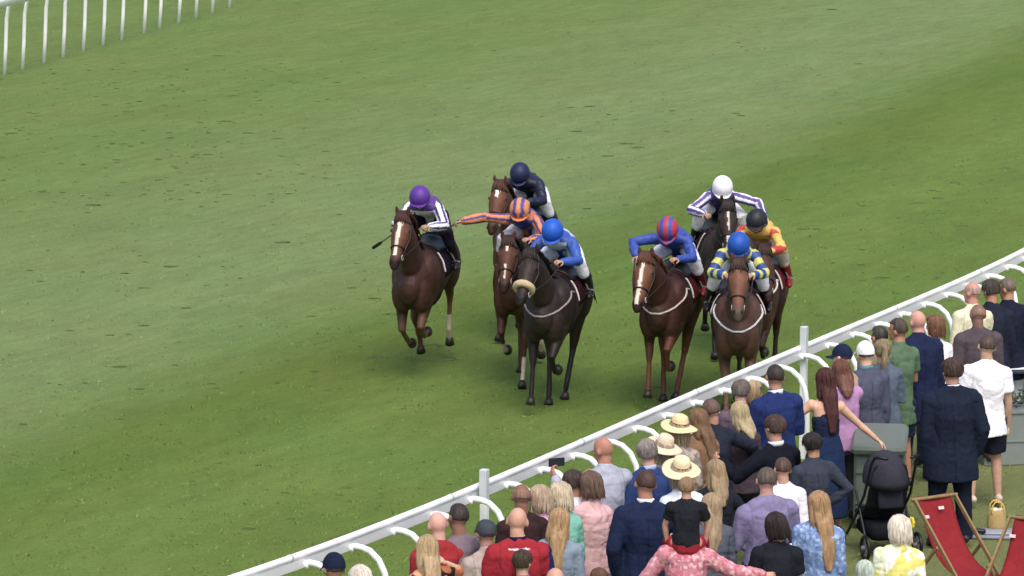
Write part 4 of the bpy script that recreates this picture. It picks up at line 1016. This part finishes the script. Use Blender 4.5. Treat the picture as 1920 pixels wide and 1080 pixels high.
# --- right hand end, farthest first
S_(1888, 521, 'person with grey-brown hair in a dark navy jacket at the right edge', 105, 1.78, hair=('short', '#6e5f52'), top=J_('#20273a'), bottom=T('#d6d8e0'), skin=TAN, hturn=25)
S_(1858, 525, 'dark-haired person in a navy jacket beside the cream shirted man', 100, 1.78, hair=('thick', '#4a403a'), top=J_('#262b3c'), bottom=T('#caccd6'), skin=TAN, hturn=30)
S_(1822, 528, 'older man with thinning grey hair in a cream shirt, looking left', 108, 1.80, hair=('balding', '#8d8078'), top=J_('#dcd6b4', 'shirt'), bottom=T('#6f6a60'), skin=RED_, hturn=35, arms=('down', 'glass'))
S_(1752, 592, 'auburn-haired woman in a white top half hidden behind the bald man', 100, 1.64, fem=True, hair=('bob', '#7a5238'), top=J_('#ece9ee', 'blouse'), bottom=T('#3a3a46'), skin=TAN, hturn=20)
S_(1720, 581, 'bald man with a pink scalp in a navy blue jacket', 110, 1.84, 1.12, hair=None, top=J_('#232c4e'), bottom=T('#22283a'), skin=L('#d69a8a'), hturn=10)
S_(1833, 570, 'balding man in a brown-mauve jacket behind the white polo shirt', 100, 1.76, 1.1, hair=('balding', '#4c3a35'), top=J_('#5c5058'), bottom=T('#3a3436'), skin=L('#8f665a'), hdown=18)
S_(1648, 610, 'dark-haired person at the rail beside the green t-shirt', 110, 1.74, hair=('short', '#3f3a36'), top=J_('#8f8468', 'shirt'), bottom=T('#5a564c'), skin=TAN)
S_(1683, 596, 'brown-haired man in a green t-shirt and navy shorts', 112, 1.84, hair=('short', '#4d3f38'), top=J_('#5f7a5e', 'tee', len=1.3), bottom=dict(style='shorts', col='#27304a'), skin=L('#b98266'), arms=('clasp', 'clasp'), hturn=20, stance=.06)
S_(1655, 636, 'woman with a loose fair ponytail, slate blue jacket and white trousers', 108, 1.70, fem=True, hair=('pony', '#8f7c58'), top=J_('#606c80', 'sweater'), bottom=T('#e6e0ea'), skin=L('#c58a70'), arms=('clasp', 'clasp'))
S_(1578, 648, 'person in a navy baseball cap at the rail', 140, 1.76, hair=('short', '#4a3d36'), hat=('cap', '#1f2b4a'), top=J_('#b9a088', 'tee'), bottom=T('#34343c'), skin=FAIR, hturn=25)
S_(1622, 642, 'man in a white baseball cap and grey jacket with a teal hood', 105, 1.76, 1.05, hair=('short', '#6b5a4e'), hat=('cap', '#eef0f2'), top=J_('#565a70'), collar='#5b8796', bottom=T('#23242e'), skin=FAIR)
S_(1578, 674, 'woman with auburn hair in a lilac sweater beside the grey bin', 110, 1.66, fem=True, b=1.1, hair=('long', '#6f4236'), back=.12, top=J_('#b78ab8', 'sweater'), bottom=T('#5a6068'), skin=PK, arms=('down', 'fwd'), hturn=-10)
S_(1850, 628, 'man in a white polo shirt and black shorts, bare-legged', 95, 1.80, 1.12, hair=('short', '#54423a'), top=J_('#f0eef6', 'tee', len=.8), bottom=dict(style='shorts', col='#1f2230'), skin=L('#c49a82'), arms=('clasp', 'down'), shoes='#c9b8a8')
S_(1785, 672, 'tall man in a dark navy suit with his back turned, by the red deckchair', 92, 1.90, 1.16, hair=('thick', '#4a352d'), top=J_('#20293c', len=1.0), collar='#d8d8de', bottom=T('#1c2334'), skin=L('#bd8e74'), arms=('down', 'pocket'))
# --- the middle of the rail
S_(1390, 713, 'older person with grey-brown hair turned towards the bright blue suit', 100, 1.68, hair=('thick', '#6f625c'), top=J_('#6a5a6a', 'shirt'), bottom=T('#44404a'), skin=L('#cf9c8c'), hturn=-45)
S_(1413, 716, 'fair-haired woman in dark glasses facing right beside the bright blue suit', 60, 1.62, fem=True, hair=('bob', '#b59a72'), top=J_('#4a4656', 'blouse'), bottom=T('#44404a'), skin=L('#d8a890'), hturn=-20)
S_(1453, 683, 'man in a bright navy-blue suit with cropped dark hair', 112, 1.84, 1.08, hair=('short', '#3c3230'), top=J_('#26366e'), collar='#e2e4ea', bottom=T('#26335f'), skin=L('#b98672'), arms=('clasp', 'clasp'))
S_(1547, 690, 'woman with long wine-red hair, bare shoulders and a navy dress, arms spread', 100, 1.72, fem=True, hair=('long', '#4c2420'), back=.36, top=J_('#26304e', 'vest'), bottom=dict(style='skirt', col='#24365c', len=.62), skin=L('#e0ae92'), arms=(((.1, .8, -.6), (.4, .5, -.75)), ((.1, .75, -.7), (-.1, .75, -.65))))
S_(1386, 754, 'blonde woman in the crowd beneath the bright blue suit', 115, 1.60, fem=True, hair=('long', '#b7a477'), back=.10, top=J_('#4b4048', 'blouse'), bottom=T('#3a3842'), skin=PK)
S_(1333, 748, 'brown-haired man in a charcoal jacket reaching across with one arm', 110, 1.72, hair=('short', '#6c5046'), top=J_('#2b3040'), bottom=T('#262a36'), skin=L('#b88672'), arms=('clasp', ((.1, .9, -.4), (.5, .5, -.6))), hturn=20)
S_(1308, 766, 'woman with long light-brown hair hanging to her waist', 112, 1.66, fem=True, hair=('long', '#7c5c3e'), back=.42, top=J_('#8a6a4c', 'blouse'), bottom=T('#6a5340'), skin=TAN)
S_(1452, 779, 'man in a black suit with a white collar, both hands raised in front', 128, 1.76, hair=('thick', '#4c3830'), top=J_('#171b28'), collar='#e8e8ec', bottom=T('#181b26'), skin=L('#c4907a'), arms=(((.3, .75, -.6), (.7, .1, .35)), ((.5, .4, -.6), (.7, -.6, .4))), hturn=15, cuff='#e6e6ea')
S_(1243, 822, 'person in a pale straw hat partly hidden behind the larger straw hat', 110, 1.60, fem=True, hair=('bob', '#a08d78'), hat=('straw', '#e0cdb2'), top=J_('#a89a8a', 'blouse'), bottom=T('#6c6258'), skin=PK)
S_(1272, 786, 'woman in a wide cream straw hat with a thin black band and patterned top', 112, 1.66, fem=True, hair=('bob', '#a8906a'), hat=('straw', '#e4d0a2', '#3a322c'), top=J_(floral(L('#9d9089'), [L('#837874'), L('#b7a99c')], 3, 22), 'blouse'), bottom=T('#5d564f'), skin=PK, hdown=8)
S_(1213, 824, 'grey-haired man in a mid-blue jacket with a pale collar', 112, 1.74, 1.08, hair=('thick', '#8b7f78'), top=J_('#31477c'), collar='#aebfe0', bottom=T('#2a3450'), skin=PK, beard=None)
S_(1130, 819, 'bald tanned man in a light grey shirt filming the race on his phone', 118, 1.80, 1.12, hair=None, top=J_('#a9acbe', 'shirt'), bottom=T('#54586a'), skin=L('#bb8068'), arms=(((.45, .45, -.65), (.6, .05, .78)), ((.6, .1, -.7), (.6, -.5, .6))), hturn=10)
S_(1075, 882, 'dark-haired woman in a white sleeveless blouse', 112, 1.66, fem=True, hair=('thick', '#4a3b34'), top=J_('#e2e1ee', 'blouse', sleeve=.5), bottom=T('#ccc9d6'), skin=L('#b88468'), hdown=12)
S_(1108, 886, 'brown-haired woman in a pale pink top with a tanned bare arm', 112, 1.66, fem=True, hair=('bob', '#6e5444'), top=J_('#ddb0b2', 'blouse', sleeve=.4), bottom=T('#d6c2b8'), skin=L('#b28468'))
S_(1210, 881, 'broad man in a navy suit with cropped brown hair and white collar', 96, 1.84, 1.15, hair=('short', '#50382f'), top=J_('#222d4e', len=1.2), collar='#eceaf2', bottom=T('#20283f'), skin=L('#b8806a'), arms=('pocket', 'hip'))
S_(1467, 858, 'boy with short brown hair in a white shirt', 108, 1.58, .95, hair=('short', '#5a4034'), top=J_('#ece8f0', 'shirt'), bottom=T('#2e2f3a'), skin=L('#c8957e'))
S_(1523, 812, 'dark-haired boy in a charcoal jacket beside the woman in navy', 112, 1.62, hair=('thick', '#2c2626'), top=J_('#3c4352'), bottom=T('#2b2e3a'), skin=TAN, arms=('clasp', 'hip'))
S_(1342, 862, 'woman with a black bag strap and sandy hair behind the boy on shoulders', 105, 1.58, fem=True, hair=('long', '#9c835c'), back=.2, top=J_('#262934', 'blouse'), bottom=T('#3b3f50'), skin=L('#d9b088'), arms=('down', ((.2, .7, -.7), (.1, .1, -1))))
S_(1437, 876, 'broad man in a lilac shirt with short grey-brown hair', 102, 1.80, 1.22, hair=('short', '#5d5047'), top=J_('#877fa6', 'shirt'), bottom=T('#3a3444'), skin=L('#c79282'), arms=('clasp', 'clasp'))
S_(1277, 864, 'woman in a curled straw hat with dark band and a white blouse', 104, 1.68, fem=True, hair=('bob', '#b7a082'), hat=('straw', '#ead8ae', '#33291f'), top=J_('#dfe4ee', 'blouse'), bottom=T('#9aa0ae'), skin=PK, hdown=-4)
S_(1333, 925, 'woman with long sandy hair in a slate grey dress', 102, 1.60, fem=True, hair=('long', '#a48b68'), back=.30, top=J_('#5a6170', 'blouse'), bottom=dict(style='skirt', col='#474f60'), skin=PK)
# --- lower left
S_(977, 907, 'man with a thinning dark crown at the rail', 112, 1.72, hair=('balding', '#3a2a26'), top=J_('#3d2a2c', 'shirt'), bottom=T('#34303a'), skin=L('#8e6250'))
S_(1012, 912, 'fair-haired woman in a bright pink shirt', 108, 1.66, 1.1, fem=True, hair=('bob', '#b69d80'), top=J_('#e0aacb', 'shirt'), bottom=T('#7a6f86'), skin=PK)
S_(1049, 906, 'pale blonde woman in a mint green top', 108, 1.66, fem=True, hair=('bob', '#c9b898'), top=J_('#7cc2ae', 'blouse'), bottom=dict(style='skirt', col='#86cbb6'), skin=PK)
S_(1048, 953, 'woman with very long blonde hair in a dusty blue top', 102, 1.62, fem=True, hair=('long', '#b08b5c'), back=.5, top=J_('#8394a6', 'blouse'), bottom=T('#66707e'), skin=PK)
S_(970, 951, 'bald man in a red polo shirt with navy sleeves and a white edged collar', 104, 1.80, 1.2, hair=None, top=J_('#a92634', 'tee'), collar='#1c2038', bottom=T('#2c2c3a'), skin=L('#cf9c82'), arms=('clasp', 'clasp'))
S_(858, 944, 'dark-haired man in a mauve-grey shirt between the two red shirts', 112, 1.76, hair=('short', '#3a302c'), top=J_('#80707c', 'shirt'), bottom=T('#44404a'), skin=L('#9a6e5c'))
S_(911, 974, 'man in a dark grey flat cap and pale shirt', 104, 1.68, hair=('short', '#46464a'), hat=('flatcap', '#464c54'), top=J_('#b0a098', 'shirt'), bottom=T('#4a4650'), skin=L('#b08070'))
S_(820, 959, 'bald pink-headed man in a red t-shirt', 104, 1.72, 1.1, hair=None, top=J_('#a62c34', 'tee'), bottom=T('#34343e'), skin=L('#dca492'))
S_(800, 1004, 'woman with long wavy blonde hair in an orange and black patterned top', 112, 1.62, fem=True, hair=('long', '#b89a6c'), back=.34, top=J_(floral(L('#b06a44'), [L('#2e241f'), L('#c99a76')], 9, 16, .1), 'blouse'), bottom=T('#3a3030'), skin=FAIR, arms=('down', ((.3, .9, -.1), (-.2, -.7, .4))))
S_(625, 1040, 'man in a navy baseball cap at the bottom of the rail', 105, 1.76, hair=('short', '#4b3b34'), hat=('cap', '#1d2540'), top=J_('#4c5468', 'tee'), bottom=T('#33333f'), skin=L('#a67a66'))
S_(676, 1062, 'white-haired person just showing at the bottom edge', 105, 1.60, hair=('bob', '#d6cbbb'), top=J_('#b8a8a0', 'blouse'), bottom=T('#555'*1 if False else '#555560'), skin=FAIR)
S_(980, 1032, 'boy with tousled dark brown hair in front of the red polo shirt', 102, 1.50, .9, hair=('thick', '#4b3a2c'), top=J_('#6a7280', 'tee'), bottom=T('#33343e'), skin=L('#c79580'), hturn=-50)
S_(1040, 1064, 'bald head of a man at the bottom edge beside the tousled boy', 102, 1.66, hair=None, top=J_('#8c5a54', 'tee'), bottom=T('#33343e'), skin=L('#cf9a84'))
S_(1124, 1066, 'brown-haired child at the bottom edge beside the navy suit', 102, 1.30, .9, hair=('thick', '#6a4a34'), top=J_('#7c8894', 'tee'), bottom=T('#33343e'), skin=L('#c79580'))
# --- the front row at the bottom right
S_(1535, 921, 'woman with long straight blonde hair in a pale blue patterned dress', 100, 1.70, fem=True, b=1.08, hair=('long', '#a98255'), back=.42, top=J_(floral(L('#7f9cce'), [L('#a9bfe2'), L('#6f8cc2')], 4, 42, .2), 'blouse', sleeve=1.7), bottom=dict(style='skirt', col='#7f9cce', len=.7), skin=PK)
S_(1455, 963, 'short-haired brunette in a black t-shirt, nearest the camera', 100, 1.62, fem=True, b=1.12, hair=('bob', '#2f2421'), top=J_('#23262f', 'tee'), bottom=T('#282a34'), skin=L('#c99a84'), arms=('clasp', 'clasp'))
o, J, k = S_(1686, 968, 'white-blonde woman wearing a yellow flower and a yellow floral dress', 96, 1.62, fem=True, b=1.1, hair=('bob', '#ddd0bc'), top=J_(floral(L('#e4e6cc'), [L('#dcd268'), L('#c2cbb4'), L('#f0efe8'), L('#e2d870')], 5, 13, .22), 'blouse'), bottom=dict(style='skirt', col=floral(L('#e4e6cc'), [L('#dcd268'), L('#c2cbb4')], 6, 13, .2), len=.6), skin=PK)
M = frame(J['hf'], J['hu']); g = G(); c = J['head'] + M @ Vector((-.03, -.10, .05))
for i in range(6):
    a = i*math.pi/3; g.ell(c + M @ Vector((math.cos(a)*.026, -.012, math.sin(a)*.030)), (.022, .010, .022), M, 10, 6)
finish('flower', g, 'leaf', o, L('#e2cf3a'))
S_(1622, 1052, 'child in a mint and red patterned top beside the yellow floral dress', 100, 1.25, .95, hair=('bob', '#b7c7b8'), top=J_(floral(L('#9fe0cc'), [L('#8c3a3c'), L('#e8efe8')], 8, 16, .3), 'blouse'), bottom=T('#9fd0c4'), skin=PK)
# man in the pink patterned shirt carrying a boy on his shoulders
o, J, k = S_(1287, 962, 'person in a pink patterned shirt carrying the boy, one arm out to the right', 96, 1.70, 1.12, hair=('short', '#6a5140'), top=J_(floral(L('#cf8492'), [L('#e2b4b8'), L('#c06a7c')], 2, 38, .3), 'shirt'), bottom=T('#4a4c5a'), skin=L('#d39a86'), arms=(((.1, .6, -.8), (.3, .1, -.9)), ((.1, .95, -.5), (.2, .95, -.15))))
def rider_boy(o, J, k):
    root = empty('person', o.location, o.rotation_euler.z); tag(root, 'small boy in a black t-shirt and red trousers sitting on the pink-shirted shoulders', 'person', GRP)
    b = J['nb']; q = .64; V = Vector; z = b.z-.02
    D = dict(pel=V((b.x-.04, 0, z+.07)), waist=V((b.x-.05, 0, z+.17)), chest=V((b.x-.04, 0, z+.27)), up=V((b.x-.03, 0, z+.35)), nb=V((b.x-.02, 0, z+.41)), head=V((b.x, 0, z+.53)))
    for S, s in (('L', 1), ('R', -1)):
        D['sh'+S] = V((b.x-.03, s*.125, z+.365)); D['el'+S] = V((b.x+.02, s*.18, z+.20)); D['wr'+S] = V((b.x+.05, s*.16, z+.04))
        D['hip'+S] = V((b.x-.02, s*.08, z+.06)); D['kn'+S] = V((b.x+.17, s*.15, z+.02)); D['an'+S] = V((b.x+.20, s*.14, z-.24)); D['toe'+S] = V((b.x+.28, s*.15, z-.27))
    D['hf'] = V((1, 0, -.05)); D['hu'] = V((.05, 0, 1))
    figure(root, D, .70, 1.0, False, L('#cf9c80'), ('thick', '#9a7a58'), dict(style='tee', col=L('#262830')), dict(style='trousers', col=L('#a62434')), seed=3, shoes='#3a3a40', seat=True)
rider_boy(o, J, k)

# red polo's navy sleeves and the phone: marks on their own things
for ob in list(bpy.data.objects):
    lb = ob.get('label', '')
    if lb.startswith('bald man in a red polo'):
        ts = [c for c in ob.children if c.name.startswith('t_shirt')][0]; me = ts.data; n = len(me.vertices)
        V = np.empty(n*3, dtype=np.float32); me.vertices.foreach_get('co', V); V = V.reshape(-1, 3); C = np.empty(n*4, dtype=np.float32); me.color_attributes['Col'].data.foreach_get('color', C); C = C.reshape(-1, 4)
        m = (V[:, 1] < -.255); C[m, :3] = L('#232c58'); C[(V[:, 2] > 1.462) & (V[:, 2] < 1.475) & (np.abs(V[:, 1]) < .09), :3] = L('#e2d6da')
        me.color_attributes['Col'].data.foreach_set('color', C.ravel())
    if lb.startswith('bald tanned man'):
        W = ob.location; ya = ob.rotation_euler.z
        bd = [c for c in ob.children if c.name.startswith('body')][0]
        PH = ob
def phone():
    ob = PH; k = 1.80/1.775; J = pose(k, 0, 0, 10, 4, (((.45, .45, -.65), (.6, .05, .78)), ((.6, .1, -.7), (.6, -.5, .6))), 1.1)
    c = J['wrL'] + Vector((.10, -.03, .125)); root = empty('phone', ob.location + Matrix.Rotation(ob.rotation_euler.z, 3, 'Z') @ c, ob.rotation_euler.z)
    tag(root, 'black smartphone held up sideways by the bald tanned man', 'phone'); g = G(); g.box((0, 0, 0), (.009, .155, .078), None, .003); finish('case', g, 'leather', root, L('#15161a'), smooth=False)
    g = G(); g.box((-.006, 0, 0), (.002, .146, .070)); finish('screen', g, 'leather', root, L('#20262c'), smooth=False)
phone()

# ------------------------------------------------------------------ things on the lawn
def deckchair(x, y, yaw, label):
    p_ = at(x, y, .98) - Matrix.Rotation(R(yaw), 3, 'Z') @ Vector((-.52, 0, 0)); p_.z = 0
    root = empty('deckchair', p_, R(yaw)); tag(root, label, 'deckchair', 'red canvas deckchairs'); W = .23
    A0, A1 = Vector((.62, 0, .02)), Vector((-.52, 0, .98))       # long frame: front foot to the top of the back
    B0, B1 = Vector((-.48, 0, .02)), Vector((.52, 0, .42))       # seat frame: back foot to front bar
    C0, C1 = Vector((-.55, 0, .35)), A0.lerp(A1, .62)
    wd = L('#85704c')
    def bar(nm, a, b, y_, t=(.022, .042)):
        g = G(); d = (b-a); ln = d.length; a2 = math.atan2(d.z, d.x); Mx = Matrix.Rotation(-a2, 3, 'Y'); g.box((a+b)/2+Vector((0, y_, 0)), (ln, t[0], t[1]), Mx, .004); finish(nm, g, 'wood', root, wd, smooth=False)
    for s in (-1, 1):
        bar('frame_leg', A0, A1, s*W); bar('frame_leg', B0, B1, s*(W-.032)); bar('back_prop', C1, Vector((-.60, 0, .10)), s*(W+.028), (.018, .03))
    for nm, p, w_ in (('top_bar', A1, W), ('front_bar', B1, W-.03), ('foot_bar', A0, W), ('back_bar', B0, W-.03)):
        g = G(); g.tube([p+Vector((0, -w_-.02, 0)), p+Vector((0, w_+.02, 0))], .017, n=10); finish(nm, g, 'wood', root, wd)
    g = G(); n = 26; m = 9; vs = []; w_ = W-.045
    for lay in (0, -.006):
        for i in range(n+1):
            t = i/n; p = A1.lerp(B1, t); sag = 1.25*t*(1-t)*(1.15-.5*t); p = p+Vector((-.10*math.sin(math.pi*t)*.4-(.02 if i == 0 else 0), 0, .024*max(0, 1-t*8)-sag))
            for j in range(m+1): y_ = -w_+2*w_*j/m; vs.append(p+Vector((.015*math.sin(math.pi*j/m)*-1, y_, lay-.018*math.sin(math.pi*j/m))))
    q = (n+1)*(m+1); fs = []
    for i in range(n):
        for j in range(m): a = i*(m+1)+j; fs += [(a, a+1, a+m+2, a+m+1), (q+a, q+a+m+1, q+a+m+2, q+a+1)]
    for i in range(n):
        a = i*(m+1); fs += [(a, a+m+1, q+a+m+1, q+a), (a+m, q+a+m, q+a+2*m+1, a+2*m+1)]
    g.add(vs, fs); rc_ = L('#93242c')
    sl = finish('canvas_sling', g, 'cloth', root, wash(rc_, 3))
    g = G(); 
    for (yy, t) in ((.03, .055), (-.16, .09)):
        p = A1.lerp(B1, t); sag = 1.25*t*(1-t)*(1.15-.5*t); g.box(p+Vector((.014, yy, -sag+.012)), (.03, .06, .003), Matrix.Rotation(R(62), 3, 'Y'))
    finish('printed_mark', g, 'cloth', sl, L('#e2c4c0'), smooth=False)
    return root
deckchair(1752, 932, -61, 'red canvas deckchair with its pale wooden frame, standing before the dark suit')
deckchair(1938, 974, -119, 'red canvas deckchair cut off by the right edge of the picture')

def pram():
    root = empty('pushchair', at(1650, 1035), R(105)); tag(root, 'black folding pushchair with big hood parked behind the floral dress', 'pushchair')
    bk = L('#23232b'); V = Vector
    g = G()
    for s in (-1, 1):
        g.tube([(-.42, s*.22, 1.05), (-.36, s*.23, .98), (-.18, s*.24, .62), (.12, s*.24, .30), (.36, s*.22, .12)], .014, n=8); g.tube([(.05, s*.24, .62), (-.10, s*.24, .40), (-.32, s*.25, .14)], .013, n=8)
    finish('frame', g, 'leather', root, L('#1a1a20'))
    for s in (-1, 1):
        g = G(); g.tube([(-.42, s*.22, 1.05), (-.47, s*.20, 1.06), (-.50, s*.13, 1.05)], .018, n=8); finish('handle', g, 'leather', root, L('#121216'))
    g = G(); g.tube([(-.25, 0, .92), (-.24, 0, .75), (-.14, 0, .52), (-.02, 0, .40), (.22, 0, .38)], [(.18, .03), (.21, .04), (.21, .05), (.21, .06), (.20, .05)], side=(0, 1, 0), n=16)
    finish('seat', g, 'cloth', root, wash(bk, 1), voxel=.014, sm=3, disp=wrinkle(.006, 4))
    vs = []; fs = []; n = 9; m = 16; g = G()
    for lay in (1.0, .95):
        for i in range(n+1):
            a = R(-8+118*i/n)
            for j in range(m+1):
                u = math.pi*j/m; r = .30*lay; rib = 1+.02*abs(math.sin(i*math.pi/3)); vs.append((-.10 - math.cos(a)*math.sin(u)*r*rib*.95, math.cos(u)*.23*lay, .74 + math.sin(a)*math.sin(u)*r*rib))
    q = (n+1)*(m+1)
    for i in range(n):
        for j in range(m): a = i*(m+1)+j; fs += [(a, a+1, a+m+2, a+m+1), (q+a, q+a+m+1, q+a+m+2, q+a+1)]
    for j in range(m): fs += [(j, q+j, q+j+1, j+1), (n*(m+1)+j, n*(m+1)+j+1, q+n*(m+1)+j+1, q+n*(m+1)+j)]
    g.add(vs, fs); finish('hood', g, 'cloth', root, wash(L('#3c3c48'), 2))
    g = G(); g.box((-.27, 0, .62), (.05, .26, .24), Matrix.Rotation(R(14), 3, 'Y'), .02); finish('back_pocket', g, 'cloth', root, L('#2b2b35'))
    g = G(); g.box((-.05, 0, .26), (.50, .38, .16), None, .04); finish('basket', g, 'cloth', root, L('#16181e'))
    for (x, s, r) in ((-.32, 1, .13), (-.32, -1, .13), (.36, 1, .09), (.36, -1, .09)):
        y_ = s*.27; g = G(); g.tube([(x+r*.86*math.cos(u), y_, r+r*.86*math.sin(u)) for u in [2*math.pi*i/20 for i in range(20)]], r*.14, n=8, closed=True); w_ = finish('wheel', g, 'leather', root, L('#131316'))
        g = G(); g.tube([(x, y_-.02, r), (x, y_+.02, r)], r*.22, n=10)
        for i in range(5): a = i*2*math.pi/5; g.tube([(x, y_, r), (x+r*.8*math.cos(a), y_, r+r*.8*math.sin(a))], .008, n=6)
        finish('hub', g, 'paint', w_, L('#6a6a70'))
pram()
def bin_():
    root = empty('lidded_bin', at(1648, 985), R(82)); tag(root, 'large grey-green lidded bin with a round white badge behind the pushchair', 'bin')
    gc = L('#68726c'); g = G(); g.box((0, 0, .44), (.46, .50, .80), None, .03); g.box((-.235, 0, .60), (.02, .46, .03)); g.box((-.235, 0, .28), (.02, .46, .02)); finish('bin_body', g, 'paint', root, gc, smooth=False)
    g = G(); g.box((-.02, 0, .89), (.56, .55, .10), Matrix.Rotation(R(-16), 3, 'Y'), .03); finish('lid', g, 'paint', root, L('#666f69'), smooth=False)
    g = G(); g.tube([(-.240, -.16, .72), (-.245, -.16, .72)], .045, n=20, round_=False); finish('badge', g, 'paint', root, L('#dfe2de'))
    for s in (-1, 1):
        g = G(); g.tube([(.18, s*.20, .06), (.18, s*.24, .06)], .06, n=14); finish('wheel', g, 'leather', root, L('#202224'))
bin_()
def planter(x, y, w_, d, h, label, cat='planter', plants=True, name='planter_box'):
    root = empty(name, at(x, y), R(8)); tag(root, label, cat); rr = random.Random(5)
    g = G(); g.box((0, d/2, h/2), (w_, d, h), None, .012); g.box((0, -.006, h*.45), (w_*.98, .012, .02)); g.box((0, d/2, h-.01), (w_+.04, d+.04, .03)); finish('box', g, 'paint', root, L('#7d8482'), smooth=False)
    if not plants: return root
    g = G(); gf = G()
    for i in range(420):
        c = Vector((rr.uniform(-w_/2, w_/2)*.95, d/2+rr.uniform(-d/2, d/2)*.9, h+rr.uniform(0, .20)*rr.random()+.03)); a = rr.uniform(0, 6.28); e = rr.uniform(.02, .04); u = Vector((math.cos(a), math.sin(a), rr.uniform(-.4, .8))).normalized(); v = u.orthogonal().normalized()
        g.add([c, c+u*e+v*e*.4, c+u*e*2, c+u*e-v*e*.4], [(0, 1, 2, 3)])
    finish('foliage', g, 'leaf', root, lambda V: L('#33402a')*(1+.5*vnoise(V, 20, 2)[:, None]), smooth=False)
    for i in range(26):
        c = Vector((rr.uniform(-w_/2, w_/2)*.9, d/2+rr.uniform(-d/2, d/2)*.8, h+rr.uniform(.1, .22))); gf.ell(c, (.022, .022, .014), None, 8, 5)
    finish('blossom', gf, 'leaf', root, L('#e6e8de')); return root
planter(1935, 872, 1.05, .45, .60, 'low grey planter box with dark leaves and white flowers at the right edge')
planter(1925, 800, .9, .5, .95, 'plain grey-green cabinet behind the planter at the right edge', 'cabinet', False, 'cabinet')
def bench():
    root = empty('slatted_bench', at(1925, 822), R(6)); tag(root, 'dark and white slatted bench top beside the planter', 'bench')
    for i in range(4):
        g = G(); g.box((0, -.12+i*.13, .78), (1.1, .095, .03), None, .005); finish('slat', g, 'wood', root, L('#e0e4e2' if i % 2 else '#303a4c'), smooth=False)
    for x in (-.45, .45):
        g = G(); g.box((x, .08, .38), (.05, .4, .76), None, .005); finish('leg', g, 'paint', root, L('#5b6464'), smooth=False)
bench()
def bag():
    root = empty('basket_bag', at(1868, 1000), R(10)); tag(root, 'yellow woven basket bag with round handle on the grass', 'bag'); root.scale = (.88, .88, .88)
    g = G(); g.tube([(0, 0, .02), (0, 0, .10), (0, 0, .22), (0, 0, .27)], [(.095, .07), (.115, .085), (.105, .075), (.095, .065)], side=(1, 0, 0), n=20, round_=False); finish('bag_body', g, 'straw', root, wash(L('#bb9f66'), 3, .25), disp=lambda V: .004*np.sin(V[:, 2]*220)*np.sin(np.arctan2(V[:, 1], V[:, 0])*26))
    for s in (-1, 1):
        g = G(); g.tube([(-.07, s*.055, .25), (-.065, s*.05, .33), (-.03, s*.045, .375), (.03, s*.045, .375), (.065, s*.05, .33), (.07, s*.055, .25)], .010, n=8); finish('handle', g, 'straw', root, L('#d8b96c'))
    g = G(); g.ell((-.03, 0, .275), (.05, .035, .03)); g.ell((.045, .01, .27), (.035, .03, .025)); finish('contents', g, 'cloth', root, L('#e6dcc8'))
    r2 = empty('folded_umbrella', at(1820, 1006)); tag(r2, 'pale grey folded blanket lying on the grass beside the basket bag', 'blanket'); r2.name = 'folded_blanket'
    g = G(); g.box((.20, 0, .02), (.5, .30, .035), Matrix.Rotation(R(-6), 3, 'Z'), .012); finish('blanket_layer', g, 'cloth', r2, L('#868996')); g = G(); g.box((.2, .01, .05), (.44, .24, .02), Matrix.Rotation(R(-3), 3, 'Z'), .008); finish('blanket_layer', g, 'cloth', r2, L('#9496a4'))
    g = G(); g.tube([(-.02, -.10, .075), (.05, -.08, .085), (.12, -.10, .075)], [(.02, .03), (.05, .02), (.02, .03)], n=10); finish('dark_pouch', g, 'leather', r2, L('#1c1c20'))
bag()
def ball():
    pass
